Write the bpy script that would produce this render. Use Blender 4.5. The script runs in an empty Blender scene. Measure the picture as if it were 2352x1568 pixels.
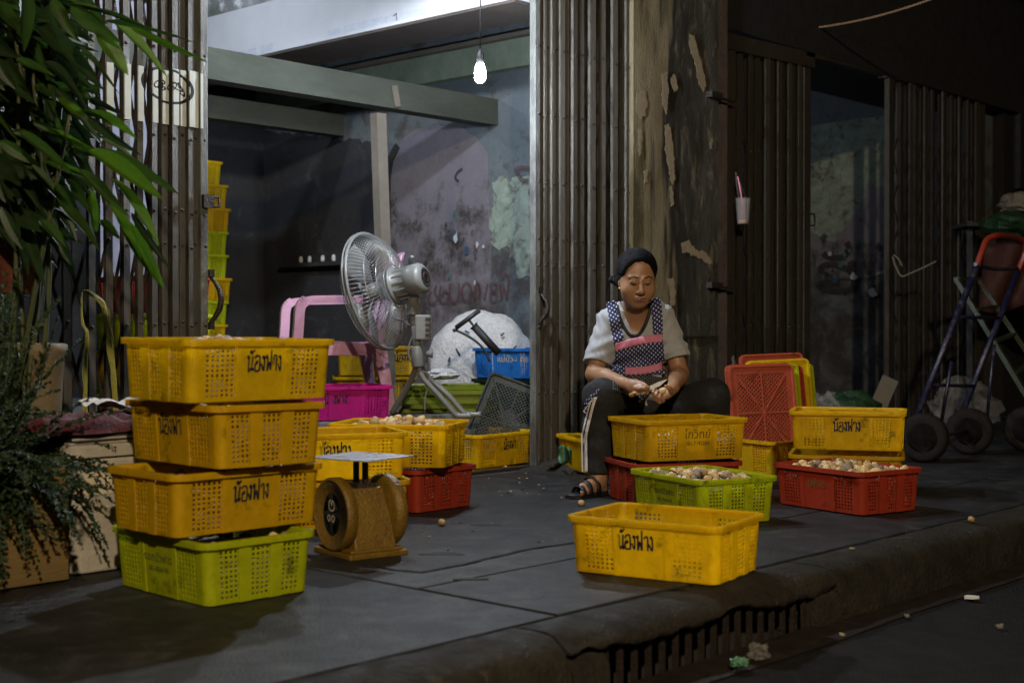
import bpy, bmesh, math, random
import numpy as np
from mathutils import Vector, Matrix, Euler
random.seed(7); RNG = np.random.default_rng(7)
SC = bpy.context.scene
COL = SC.collection
# ------------------------------------------------------------------ camera
# world: X along the shop fronts, Y into the buildings, Z up, pavement at Z = 0
PF, PCX, PCY, CAMZ, AL = 3120.0, 1176.0, 754.0, 0.76, math.radians(42.6)
FW = np.array([math.cos(AL), math.sin(AL)]); RT = np.array([math.sin(AL), -math.cos(AL)])
cam_d = bpy.data.cameras.new('camera'); cam = bpy.data.objects.new('camera', cam_d); COL.objects.link(cam)
cam.location = (0, 0, CAMZ)
cam.rotation_euler = (math.radians(90) - math.atan(30 / PF), 0, AL - math.pi / 2)
cam_d.sensor_width = 36; cam_d.lens = 36 * PF / 2352; cam_d.clip_start = .05; cam_d.clip_end = 200
cam_d.dof.use_dof = True; cam_d.dof.focus_distance = 6.0; cam_d.dof.aperture_fstop = 3.2
SC.camera = cam
# ------------------------------------------------------------------ night sky, exposure
W = bpy.data.worlds.new('World'); SC.world = W; W.use_nodes = True
bg = W.node_tree.nodes['Background']; bg.inputs[0].default_value = (1.0, .72, .45, 1); bg.inputs[1].default_value = .02
SC.view_settings.view_transform = 'Standard'; SC.view_settings.look = 'None'
SC.view_settings.exposure = 0; SC.view_settings.gamma = 1
SC.cycles.use_denoising = True; SC.cycles.max_bounces = 7; SC.cycles.diffuse_bounces = 3
SC.cycles.glossy_bounces = 3; SC.cycles.transmission_bounces = 4; SC.cycles.transparent_max_bounces = 6
SC.cycles.sample_clamp_indirect = 3; SC.cycles.caustics_reflective = False; SC.cycles.caustics_refractive = False
BULB_A, BULB_B, BULB_C, BULB_D = 2200, 4000, 1050, 420      # emission strengths of the four bare bulbs
STREET = 1000
# ------------------------------------------------------------------ pixel helpers (pixel of a 2352 px wide photo -> point)
def to_w(lat, t, z): return Vector((t*FW[0]+lat*RT[0], t*FW[1]+lat*RT[1], z))
def T(x, y, t): return to_w((x-PCX)/PF*t, t, CAMZ-(y-PCY)/PF*t)
def G(x, y, z=0.): return T(x, y, (CAMZ-z)*PF/(y-PCY))
def PY(x, y, Y):
    d = FW+(x-PCX)/PF*RT; return T(x, y, Y/d[1])
def PX(x, y, X):
    d = FW+(x-PCX)/PF*RT; return T(x, y, X/d[0])
# ------------------------------------------------------------------ mesh helpers
class MB:
    def __init__(s): s.v = []; s.f = []; s.m = []; s.mi = 0; s.sm = []
    def add(s, vs, fs, smooth=False):
        o = len(s.v); s.v += [tuple(v) for v in vs]
        for f in fs: s.f.append(tuple(i+o for i in f)); s.m.append(s.mi); s.sm.append(smooth)
    def box(s, c, size, rot=None):
        x, y, z = (q/2 for q in size); c = Vector(c)
        vs = [Vector(p) for p in ((-x,-y,-z),(x,-y,-z),(x,y,-z),(-x,y,-z),(-x,-y,z),(x,-y,z),(x,y,z),(-x,y,z))]
        if rot is not None: vs = [rot @ v for v in vs]
        s.add([v+c for v in vs], ((3,2,1,0),(4,5,6,7),(0,1,5,4),(1,2,6,5),(2,3,7,6),(3,0,4,7)))
    def bx(s, x0, x1, y0, y1, z0, z1): s.box(((x0+x1)/2,(y0+y1)/2,(z0+z1)/2), (x1-x0,y1-y0,z1-z0))
    def bar(s, a, b, w, d, up=(0,0,1)):
        a = Vector(a); b = Vector(b); z = (b-a).normalized(); u = Vector(up)
        if abs(z.dot(u)) > .98: u = Vector((0,1,0))
        x = u.cross(z).normalized(); y = z.cross(x)
        vs = [p+x*(sx*w/2)+y*(sy*d/2) for p in (a, b) for sx, sy in ((-1,-1),(1,-1),(1,1),(-1,1))]
        s.add(vs, ((3,2,1,0),(4,5,6,7),(0,1,5,4),(1,2,6,5),(2,3,7,6),(3,0,4,7)))
    def tube(s, pts, r, n=8, cap=True, closed=False):
        pts = [Vector(p) for p in pts]; N = len(pts)
        rs = r if hasattr(r, '__len__') else [r]*N
        vs = []; up = None
        for i, p in enumerate(pts):
            if closed: d = pts[(i+1) % N]-pts[i-1]
            else: d = pts[min(i+1, N-1)]-pts[max(i-1, 0)]
            d = d.normalized() if d.length > 1e-9 else Vector((0,0,1))
            if up is None:
                up = Vector((0,0,1)) if abs(d.z) < .9 else Vector((1,0,0))
            x = up.cross(d); x = x.normalized() if x.length > 1e-6 else Vector((1,0,0)); y = d.cross(x); up = y if abs(y.dot(up)) > .01 else up
            for k in range(n):
                a = 2*math.pi*k/n; vs.append(p+(x*math.cos(a)+y*math.sin(a))*rs[i])
        fs = []
        for i in range(N if closed else N-1):
            j = (i+1) % N
            for k in range(n):
                k2 = (k+1) % n; fs.append((i*n+k, i*n+k2, j*n+k2, j*n+k))
        s.add(vs, fs, True)
        if cap and not closed:
            o = len(s.v)-len(vs)
            s.f.append(tuple(o+k for k in reversed(range(n)))); s.m.append(s.mi); s.sm.append(False)
            s.f.append(tuple(o+(N-1)*n+k for k in range(n))); s.m.append(s.mi); s.sm.append(False)
    def lathe(s, prof, n=20, M=None, smooth=True):
        vs = []; fs = []
        for r, z in prof:
            for k in range(n):
                a = 2*math.pi*k/n; vs.append(Vector((r*math.cos(a), r*math.sin(a), z)))
        for i in range(len(prof)-1):
            for k in range(n):
                k2 = (k+1) % n; fs.append((i*n+k, i*n+k2, (i+1)*n+k2, (i+1)*n+k))
        if prof[0][0] > 1e-4: fs.append(tuple(reversed(range(n))))
        if prof[-1][0] > 1e-4: fs.append(tuple((len(prof)-1)*n+k for k in range(n)))
        if M is not None: vs = [M @ v for v in vs]
        s.add(vs, fs, smooth)
    def prism(s, poly, z0, z1, M=None, inset=0):
        n = len(poly); c = Vector((sum(p[0] for p in poly)/n, sum(p[1] for p in poly)/n))
        vs = [Vector((p[0], p[1], z0)) for p in poly]+[Vector((p[0], p[1], z1-inset)) for p in poly]
        fs = [tuple(reversed(range(n)))]+[(i, (i+1) % n, n+(i+1) % n, n+i) for i in range(n)]
        if inset:
            for i, p in enumerate(poly):
                a = Vector(poly[i-1][:2]); b = Vector(poly[(i+1) % n][:2]); d = (b-a)
                q = Vector((-d.y, d.x)); q = q.normalized()*inset if q.length > 1e-9 else q
                vs.append(Vector((p[0]+q.x, p[1]+q.y, z1)))
            fs += [(n+i, n+(i+1) % n, 2*n+(i+1) % n, 2*n+i) for i in range(n)]; fs.append(tuple(range(2*n, 3*n)))
        else: fs.append(tuple(range(n, 2*n)))
        if M is not None: vs = [M @ v for v in vs]
        s.add(vs, fs)
    def mesh(s, name, mats=()):
        me = bpy.data.meshes.new(name); me.from_pydata([tuple(v) for v in s.v], [], s.f); 
        me.polygons.foreach_set('use_smooth', s.sm); me.polygons.foreach_set('material_index', s.m)
        for m in (mats if isinstance(mats, (list, tuple)) else [mats]): me.materials.append(m)
        me.update(); return me
    def build(s, name, mat, parent=None): return obj(name, s.mesh(name, mat), parent)
def obj(name, me, parent=None, mat=None):
    o = bpy.data.objects.new(name, me); COL.objects.link(o)
    if parent is not None: o.parent = parent
    if mat is not None:
        o.material_slots[0].link = 'OBJECT'; o.material_slots[0].material = mat
    return o
def tag(o, label=None, cat=None, group=None, kind=None):
    if label: o['label'] = label
    if cat: o['category'] = cat
    if group: o['group'] = group
    if kind: o['kind'] = kind
    return o
def empty(name, loc=(0,0,0), rz=0, label=None, cat=None, group=None):
    o = bpy.data.objects.new(name, None); COL.objects.link(o); o.empty_display_size = .1
    o.location = loc; o.rotation_euler = (0, 0, rz); return tag(o, label, cat, group)
def mod_bevel(o, w=.003, seg=2):
    m = o.modifiers.new('bevel', 'BEVEL'); m.width = w; m.segments = seg; m.limit_method = 'ANGLE'; return o
def mod_solid(o, t): m = o.modifiers.new('solid', 'SOLIDIFY'); m.thickness = t; m.offset = 0; return o
def rrect(a, b, r, n=4):
    out = []
    for cx, cy, a0 in ((a-r, b-r, 0), (-a+r, b-r, 90), (-a+r, -b+r, 180), (a-r, -b+r, 270)):
        for k in range(n+1):
            t = math.radians(a0+90*k/n); out.append((cx+r*math.cos(t), cy+r*math.sin(t)))
    return out
# ------------------------------------------------------------------ materials
def mat(name, c, rough=.6, c2=None, scale=6., amt=.5, contrast=.5, var=.15, bump=.15, bscale=60., metal=0., trans=0., spec=.5,
        c3=None, scale3=20., amt3=.3, world=False, stretch=(1,1,1), alpha=1., sheen=0., coat=0., distort=0., zst=None):
    m = bpy.data.materials.new(name); m.use_nodes = True; nt = m.node_tree; N = nt.nodes; L = nt.links
    b = N['Principled BSDF']; out = N['Material Output']
    tc = N.new('ShaderNodeTexCoord'); mp = N.new('ShaderNodeMapping'); mp.inputs['Scale'].default_value = stretch
    if world:
        g = N.new('ShaderNodeNewGeometry'); L.new(g.outputs['Position'], mp.inputs['Vector'])
    else:
        oi = N.new('ShaderNodeObjectInfo'); ml = N.new('ShaderNodeMath'); ml.operation = 'MULTIPLY'; ml.inputs[1].default_value = 13.7
        L.new(oi.outputs['Random'], ml.inputs[0]); L.new(ml.outputs[0], mp.inputs['Location']); L.new(tc.outputs['Object'], mp.inputs['Vector'])
    def noise(sc, det=6., ro=.6):
        n = N.new('ShaderNodeTexNoise'); n.inputs['Scale'].default_value = sc; n.inputs['Detail'].default_value = det
        n.inputs['Roughness'].default_value = ro; n.inputs['Distortion'].default_value = distort
        L.new(mp.outputs['Vector'], n.inputs['Vector']); return n
    def ramp(n, lo, hi):
        r = N.new('ShaderNodeMapRange'); r.inputs[1].default_value = lo; r.inputs[2].default_value = hi
        L.new(n.outputs[0], r.inputs[0]); return r
    def mix(f, a, c_, mode='MIX'):
        x = N.new('ShaderNodeMix'); x.data_type = 'RGBA'; x.blend_type = mode
        if hasattr(f, 'outputs'): L.new(f.outputs[0], x.inputs[0])
        else: x.inputs[0].default_value = f
        if isinstance(a, (tuple, list)): x.inputs[6].default_value = (*a, 1)
        else: L.new(a, x.inputs[6])
        if isinstance(c_, (tuple, list)): x.inputs[7].default_value = (*c_, 1)
        else: L.new(c_, x.inputs[7])
        return x.outputs[2]
    base = N.new('ShaderNodeRGB'); base.outputs[0].default_value = (*c, 1); cs = base.outputs[0]
    if c2 is not None:
        w = .5*(1-contrast)+.02
        cs = mix(ramp(noise(scale), 1-amt-w, 1-amt+w), cs, c2)
    if c3 is not None:
        cs = mix(ramp(noise(scale3, 8, .7), 1-amt3-.06, 1-amt3+.06), cs, c3)
    if zst is not None:      # stains that gather below a height, with a ragged edge
        z0_, kz, zc = zst; gz = N.new('ShaderNodeNewGeometry'); sz = N.new('ShaderNodeSeparateXYZ'); L.new(gz.outputs['Position'], sz.inputs[0])
        nz = noise(5.5, 9, .7); ma = N.new('ShaderNodeMath'); ma.operation = 'MULTIPLY_ADD'; ma.inputs[1].default_value = -kz; L.new(sz.outputs[2], ma.inputs[0]); L.new(nz.outputs[0], ma.inputs[2])
        rz = ramp(ma, .5-kz*z0_-.05, .5-kz*z0_+.07); nz2 = noise(3.1, 8, .72); rz2 = ramp(nz2, .40, .56); mu = N.new('ShaderNodeMath'); mu.operation = 'MULTIPLY'; L.new(rz.outputs[0], mu.inputs[0]); L.new(rz2.outputs[0], mu.inputs[1])
        cs = mix(mu, cs, zc)
    if var:
        n = noise(scale*3.1, 10, .74); r = ramp(n, .3, .7); r.inputs[3].default_value = 1-var; r.inputs[4].default_value = 1+var
        mm = N.new('ShaderNodeMix'); mm.data_type = 'RGBA'; mm.blend_type = 'MULTIPLY'; mm.inputs[0].default_value = 1
        L.new(cs, mm.inputs[6]); L.new(r.outputs[0], mm.inputs[7]); cs = mm.outputs[2]
    L.new(cs, b.inputs['Base Color'])
    b.inputs['Roughness'].default_value = rough; b.inputs['Metallic'].default_value = metal
    b.inputs['Specular IOR Level'].default_value = spec; b.inputs['Coat Weight'].default_value = coat
    b.inputs['Sheen Weight'].default_value = sheen
    if rough > .15:
        rr = ramp(noise(scale*2.3, 4), .3, .7); rr.inputs[3].default_value = rough*.8; rr.inputs[4].default_value = min(1, rough*1.2)
        L.new(rr.outputs[0], b.inputs['Roughness'])
    if bump:
        bn = noise(bscale, 4); bp = N.new('ShaderNodeBump'); bp.inputs['Strength'].default_value = bump; bp.inputs['Distance'].default_value = .01
        L.new(bn.outputs[0], bp.inputs['Height']); L.new(bp.outputs[0], b.inputs['Normal'])
    if trans:
        t = N.new('ShaderNodeBsdfTranslucent'); L.new(cs, t.inputs[0]); ms = N.new('ShaderNodeMixShader'); ms.inputs[0].default_value = trans
        L.new(b.outputs[0], ms.inputs[1]); L.new(t.outputs[0], ms.inputs[2]); L.new(ms.outputs[0], out.inputs[0])
    if alpha < 1: b.inputs['Alpha'].default_value = alpha
    m['cs'] = 1
    return m
def emit(name, c, s):
    m = bpy.data.materials.new(name); m.use_nodes = True; nt = m.node_tree; nt.nodes.clear()
    e = nt.nodes.new('ShaderNodeEmission'); o = nt.nodes.new('ShaderNodeOutputMaterial')
    e.inputs[0].default_value = (*c, 1); e.inputs[1].default_value = s; nt.links.new(e.outputs[0], o.inputs[0]); return m
M = {}
M['pave'] = mat('pavement_concrete', (.027,.028,.030), .52, (.012,.0118,.0115), 2.0, .5, .6, .42, .8, 130, c3=(.046,.046,.046), scale3=6, amt3=.42, distort=.5, world=True, spec=.22)
M['pave2'] = mat('pavement_concrete_patch', (.034,.034,.033), .55, (.017,.016,.015), 3., .5, .6, .42, .8, 110, c3=(.026,.024,.023), scale3=9, amt3=.36, distort=.5, world=True, spec=.25)
M['joint'] = mat('joint_dirt', (.018,.016,.014), .9, world=True)
M['road'] = mat('road_asphalt', (.014,.013,.0135), .72, (.009,.008,.0075), 3, .5, .2, .3, .9, 160, c3=(.055,.05,.048), scale3=60, amt3=.36, world=True, spec=.15)
M['kerb'] = mat('kerb_concrete', (.034,.030,.023), .8, (.014,.012,.009), 4.5, .52, .45, .35, 1.0, 60, c3=(.075,.065,.048), scale3=11, amt3=.33, world=True, distort=.6, spec=.15)
M['gutter'] = mat('gutter_dark_brown', (.016,.009,.006), .55, (.014,.010,.008), 5, .5, .3, .3, .5, 60, world=True)
M['pillar'] = mat('pillar_plaster', (.080,.073,.058), .88, (.026,.024,.020), 2.2, .52, .55, .35, 1.0, 120, spec=.2, c3=(.17,.145,.10), scale3=13, amt3=.40, world=True, stretch=(1,1,.3), distort=.7)
M['chip'] = mat('bare_plaster_chip', (.34,.275,.18), .9, (.20,.165,.11), 14, .5, .2, .2, .5, 90)
M['smear'] = mat('yellowed_render', (.24,.185,.085), .85, (.13,.105,.06), 5, .5, .2, .2, .4, 80)
M['wallg'] = mat('stained_plaster', (.13,.14,.155), .9, (.075,.105,.12), 1.1, .5, .3, .2, .6, 30, c3=(.06,.055,.055), scale3=4.5, amt3=.42, world=True, distort=.5, zst=(1.5,.28,(.045,.040,.040)))
M['wallp'] = mat('mauve_plaster', (.17,.155,.185), .9, (.12,.11,.125), 2.5, .45, .3, .12, .3, 40, c3=(.09,.078,.085), scale3=7, amt3=.30, world=True, zst=(1.42,.30,(.040,.033,.032)))
M['wallstain'] = mat('peeling_plaster', (.165,.145,.145), .9, (.05,.042,.042), 4.2, .5, .45, .25, .8, 35, c3=(.12,.085,.08), scale3=8, amt3=.45, world=True, distort=.8)
M['wallgreen'] = mat('pale_green_plaster', (.25,.32,.26), .9, (.11,.12,.11), 5, .42, .5, .2, .6, 40, c3=(.075,.065,.06), scale3=8, amt3=.42, world=True, distort=.8, zst=(1.15,.35,(.05,.042,.04)))
M['greenbeam'] = mat('green_painted_beam', (.26,.33,.24), .8, (.15,.18,.14), 3, .5, .2, .2, .4, 40, c3=(.08,.08,.07), scale3=10, amt3=.3, world=True)
M['white'] = mat('white_painted_beam', (.62,.63,.68), .75, (.56,.56,.58), 2, .4, .2, .05, .1, 40, c3=(.62,.58,.52), scale3=6, amt3=.2, world=True)
M['peel'] = mat('peeling_lilac_wall', (.42,.41,.46), .85, (.09,.11,.07), 5, .5, .6, .15, .4, 40, c3=(.72,.72,.76), scale3=9, amt3=.38, world=True)
M['tape'] = mat('tape_residue', (.42,.46,.54), .8, (.62,.64,.70), 22, .5, .3, .15, 0)
M['dark'] = mat('dark_wall', (.032,.034,.039), .9, (.014,.014,.016), 1.4, .5, .3, .25, .5, 30, c3=(.05,.055,.06), scale3=5, amt3=.38, world=True, distort=.4)
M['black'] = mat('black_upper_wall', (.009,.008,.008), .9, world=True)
M['soffit'] = mat('brown_soffit', (.085,.064,.052), .85, (.055,.045,.04), 2, .5, .2, .2, .3, 40, world=True)
M['wood'] = mat('grey_timber', (.055,.062,.047), .85, (.025,.028,.022), 3, .5, .3, .25, .4, 60, world=True, stretch=(.3,1,1))
M['postpaint'] = mat('cream_post_paint', (.15,.13,.105), .8, (.10,.088,.07), 4, .5, .2, .15, .3, 60)
M['slat'] = mat('gate_grey_paint', (.090,.087,.078), .5, (.042,.037,.030), 5, .5, .3, .25, .5, 150, metal=.15, c3=(.022,.017,.013), scale3=30, amt3=.43)
M['slatc'] = mat('gate_brown_grey_paint', (.108,.098,.082), .45, (.052,.043,.031), 4, .5, .3, .28, .5, 150, metal=.15, c3=(.024,.018,.013), scale3=24, amt3=.43)
M['slat2'] = mat('gate_rusty_paint', (.046,.037,.024), .55, (.022,.017,.011), 4, .5, .3, .3, .5, 150, metal=.15, c3=(.03,.022,.015), scale3=30, amt3=.38)
M['slatpost'] = mat('gate_post_chipped_paint', (.15,.155,.14), .55, (.05,.045,.045), 9, .47, .75, .25, .5, 120, metal=.1, stretch=(1,1,.4))
M['iron'] = mat('dark_iron', (.03,.026,.024), .5, (.06,.04,.028), 20, .4, .4, .2, .5, 100, metal=.5)
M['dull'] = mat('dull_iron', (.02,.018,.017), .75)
M['concrete_in'] = mat('floor_cement', (.16,.165,.165), .8, (.09,.09,.088), 4, .5, .2, .2, .4, 60, world=True)
M['marker'] = mat('marker_ink', (.012,.010,.022), .6, var=0, bump=0)
M['gold'] = mat('gold_paint', (.42,.32,.10), .6, bump=0)
M['stencil'] = mat('faded_stencil_ink', (.11,.07,.012), .7, bump=0)
M['stencilg'] = mat('faded_stencil_ink_green', (.075,.085,.012), .7, bump=0)
def plastic(n, c, c2, tr=.58): return mat(n, c, .42, c2, 6, .5, .2, .14, .15, 70, trans=tr, c3=tuple(q*.45 for q in c2), scale3=11, amt3=.37)
M['yellow'] = plastic('yellow_crate_plastic', (.86,.65,.010), (.76,.55,.008))
M['yellow2'] = plastic('bright_yellow_crate_plastic', (.92,.70,.012), (.86,.63,.010), .68)
M['orange'] = plastic('amber_crate_plastic', (.80,.55,.010), (.70,.46,.008))
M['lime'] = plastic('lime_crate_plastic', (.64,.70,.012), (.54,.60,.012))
M['red'] = plastic('red_crate_plastic', (.46,.055,.022), (.34,.035,.016), .35)
M['lidred'] = plastic('coral_lid_plastic', (.50,.10,.05), (.40,.07,.035), .3)
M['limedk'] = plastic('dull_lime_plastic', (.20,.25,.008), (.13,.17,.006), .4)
M['magenta'] = plastic('magenta_crate_plastic', (.72,.03,.36), (.58,.02,.28))
M['blue'] = plastic('blue_crate_plastic', (.015,.14,.46), (.01,.10,.36), .2)
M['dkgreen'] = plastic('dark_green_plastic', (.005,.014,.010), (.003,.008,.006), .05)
M['pink'] = mat('pink_chair_plastic', (.64,.37,.53), .3, (.52,.28,.42), 6, .4, .2, .08, .05, 40, trans=.12)
M['fangrey'] = mat('fan_grey_enamel', (.17,.175,.165), .4, (.11,.11,.105), 8, .4, .2, .1, .05, 60)
M['fanwire'] = mat('fan_chrome_wire', (.30,.30,.30), .35, metal=.7, bump=0)
M['blade'] = mat('fan_grey_blade', (.16,.165,.165), .4, bump=0, trans=.2)
M['rubber'] = mat('black_rubber', (.012,.012,.013), .6)
M['sack'] = mat('white_woven_sack', (.56,.57,.58), .7, (.36,.36,.37), 26, .5, .3, .25, 1.0, 45, trans=.1)
M['mush'] = mat('straw_mushroom_skin', (.60,.41,.19), .6, (.38,.23,.09), 26, .5, .3, .2, .5, 120, c3=(.16,.11,.07), scale3=18, amt3=.33)
M['mushpale'] = mat('pale_mushroom_skin', (.78,.58,.30), .6, (.56,.37,.15), 24, .5, .3, .15, .4, 120, c3=(.28,.2,.12), scale3=20, amt3=.28)
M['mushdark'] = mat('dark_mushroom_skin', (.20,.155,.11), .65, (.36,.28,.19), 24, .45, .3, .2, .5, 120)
M['mushcut'] = mat('cut_mushroom_flesh', (.80,.71,.54), .55, (.60,.50,.38), 40, .45, .2, .08, .2, 120)
M['scale'] = mat('ochre_scale_enamel', (.21,.125,.010), .45, (.10,.052,.009), 12, .5, .3, .2, .5, 90, metal=.1, c3=(.05,.028,.012), scale3=40, amt3=.36)
M['dial'] = mat('dial_face', (.27,.28,.25), .5, (.18,.185,.16), 18, .5, .2, .1, 0, c3=(.05,.05,.04), scale3=50, amt3=.3)
M['dialmid'] = mat('dial_centre', (.045,.05,.05), .5, bump=0)
M['steel'] = mat('pan_steel', (.62,.64,.68), .3, (.5,.5,.52), 10, .4, .2, .1, .1, 60, metal=.75)
M['leafA'] = mat('leaf_mid_green', (.030,.066,.007), .40, (.020,.046,.008), 5, .5, .3, .2, .25, 30, trans=.4)
M['leafB'] = mat('leaf_lit_green', (.066,.150,.007), .38, (.045,.10,.009), 5, .5, .3, .2, .25, 30, trans=.45)
M['leafC'] = mat('leaf_dark_green', (.012,.026,.009), .36, (.020,.042,.009), 5, .5, .3, .2, .25, 30, trans=.25)
M['fern'] = mat('fern_green', (.014,.034,.013), .6, (.026,.055,.014), 12, .45, .3, .3, 0, trans=.25)
M['stem'] = mat('plant_stem', (.05,.06,.02), .6)
M['planter'] = mat('planter_board', (.17,.11,.035), .7, (.11,.068,.02), 3, .5, .3, .15, .35, 40, stretch=(.25,1,3))
M['foam'] = mat('dirty_foam', (.40,.37,.32), .85, (.27,.24,.19), 6, .5, .25, .12, .4, 45)
M['paper'] = mat('pale_label_paper', (.52,.46,.33), .8, bump=0)
M['ink'] = mat('grey_print', (.05,.045,.04), .7, bump=0, var=0)
M['maroon'] = mat('maroon_cloth', (.070,.004,.010), .95, (.042,.003,.006), 10, .5, .2, .2, .6, 60, sheen=.1)
M['whitecloth'] = mat('white_cloth', (.6,.6,.6), .8)
M['raffia'] = mat('yellow_raffia', (.46,.44,.10), .4, (.34,.33,.07), 30, .5, .2, .2, .2, 80, trans=.3)
M['clay'] = mat('clay_pot', (.20,.055,.025), .8, (.13,.035,.02), 8, .5, .2, .2, .4, 50)
M['creampot'] = mat('cream_pot', (.085,.064,.033), .7, (.2,.155,.08), 7, .5, .2, .15, .3, 50)
M['skin'] = mat('skin', (.315,.168,.092), .46, (.27,.138,.074), 12, .45, .15, .06, .12, 220, spec=.45)
M['hair'] = mat('black_hair', (.004,.004,.006), .5, (.008,.008,.010), 30, .5, .2, .2, 1.0, 40, stretch=(7,1,7), spec=.1)
M['shirt'] = mat('grey_marl_cotton', (.33,.345,.37), .9, (.27,.28,.30), 60, .5, .1, .08, .3, 300, sheen=.2)
M['pants'] = mat('black_jersey', (.007,.007,.008), .85, (.011,.011,.012), 20, .5, .2, .1, .3, 200)
M['trim'] = mat('black_collar_trim', (.010,.010,.012), .8, bump=.1)
M['stripe'] = mat('white_stripe', (.62,.60,.60), .8, bump=.1)
M['pinktrim'] = mat('pink_lace_trim', (.55,.20,.29), .8, (.46,.15,.23), 40, .5, .2, .12, .4, 160)
M['lip'] = mat('lips', (.23,.085,.065), .4, bump=.05)
M['brow'] = mat('brow_hair', (.015,.011,.010), .7, bump=0)
M['sandal'] = mat('sandal_foam', (.010,.010,.012), .55)
M['blade_steel'] = mat('knife_steel', (.82,.84,.88), .25, bump=0, metal=.05, spec=.8)  # near-white, barely metallic: the blade's bright reflection is put into the colour
M['handle'] = mat('knife_handle', (.35,.17,.035), .5)
M['pearl'] = mat('pearl', (.75,.62,.45), .25, bump=0)
M['tred'] = mat('red_enamel', (.17,.020,.008), .35, (.18,.018,.008), 12, .4, .3, .1, .1, 60)
M['tblue'] = mat('navy_enamel', (.007,.007,.026), .4, (.07,.066,.062), 22, .36, .8, .2, .2, 60)
M['tyre'] = mat('tyre_rubber', (.011,.009,.008), .8, spec=.12, c2=(.017,.013,.011), scale=14, contrast=.3, var=.2, bump=.3, bscale=80)
M['hub'] = mat('wheel_hub', (.10,.035,.022), .6)
M['plasticbag'] = mat('clear_plastic', (.30,.28,.26), .15, (.4,.38,.36), 20, .5, .2, .2, 1.0, 25, alpha=.16)
M['greenbag'] = mat('green_net_bag', (.006,.034,.006), .6, (.003,.018,.003), 20, .5, .2, .3, .8, 60)
M['wire'] = mat('cable_sheath', (.22,.13,.07), .6, bump=0)
M['cord'] = mat('black_cord', (.015,.015,.016), .6, bump=0)
M['plank'] = mat('pale_plank', (.13,.11,.075), .8, stretch=(4,1,.3))
M['cupclear'] = mat('clear_cup', (.45,.40,.38), .12, bump=0, alpha=.22)
M['tea'] = mat('tea_dregs', (.35,.20,.10), .2, bump=0)
M['straw'] = mat('pink_straw', (.6,.2,.3), .4, bump=0)
M['orangebag'] = mat('rust_sheet', (.06,.014,.007), .8, (.035,.009,.005), 5, .5, .2, .2, .4, 30)
M['greenframe'] = mat('dark_green_frame', (.022,.032,.014), .4, (.05,.06,.02), 16, .3, .5, .2, .2, 60)
M['litter'] = mat('mushroom_scrap', (.30,.25,.15), .7, bump=0)
M['litdark'] = mat('dirt_scrap', (.03,.022,.016), .8)
M['tile'] = mat('tile_green_foil', (.012,.16,.05), .3, (.26,.28,.26), 30, .4, .6, .2, 0)
from mathutils import noise as mnoise
# ================================================================== ground
road = MB(); road.bx(-6, 24, -9, 2.16, -.5, -.17); tag(road.build('road', M['road']), kind='structure')
gut = MB()
gv = [];
for i in range(121):
    x = -2+i*.14
    e = 2.02+.03*mnoise.noise((x*1.3, 0, 0)); gv += [(x, 2.17, -.164), (x, 2.10, -.163), (x, e, -.166)]
gut.add(gv, [(3*i+a, 3*i+3+a, 3*i+4+a, 3*i+1+a) for i in range(120) for a in (0, 1)], True)
tag(gut.build('gutter', M['gutter']), kind='structure')  # dark brown strip along the foot of the kerb
pave = MB(); pave.bx(-6, 24, 2.30, 4.9, -.4, -.035); pv = pave.build('pavement', M['joint']); tag(pv, kind='structure')
def slab(poly, m='pave', z=0., tilt=0):
    b = MB(); b.prism(poly, -.08, z, inset=.004); o = b.build('slab', M[m], pv); return o
def R4(x0, x1, y0, y1): return [(x0,y0),(x1,y0),(x1,y1),(x0,y1)]
slab(R4(-6,.72,2.345,4.86)); slab(R4(.732,2.72,2.345,4.86))
slab(R4(2.732,4.72,2.345,2.876), z=.002)
ck = [(784,1292),(861,1302),(905,1311),(968,1317),(1018,1307),(1060,1300),(1118,1285),(1160,1276),(1185,1269),(1222,1262),(1308,1250)]
ck = [G(*p) for p in ck]; ck = [(2.872,4.86),(2.868,4.2),(2.875,3.7)]+[(p.x,p.y) for p in ck]+[(3.9,3.06),(4.3,3.085),(4.72,3.06)]
rj = random.Random(3)
def jag(pts, off):
    out = []
    for i in range(len(pts)-1):
        a = Vector(pts[i]); b = Vector(pts[i+1]); n = max(1, int((b-a).length/.03)); d = (b-a).normalized(); q = Vector((-d.y, d.x))
        for k in range(n): out.append(a+(b-a)*k/n+q*(off+rj.uniform(-.0035,.0035)))
    out.append(Vector(pts[-1])); return [(v.x, v.y) for v in out]
slab([(2.732,2.888),(4.72,2.888)]+list(reversed(jag(ck, -.006)))+[(2.732,4.86)], 'pave2', .001)
slab(jag(ck, .005)+[(4.72,4.86)], 'pave', .004)
slab(R4(4.732,6.72,2.345,2.876)); slab(R4(4.732,6.72,2.886,4.86), z=.001); slab(R4(6.732,8.72,2.345,4.86)); slab(R4(8.732,10.7,2.345,4.86)); slab(R4(10.712,24,2.345,4.86))
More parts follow.
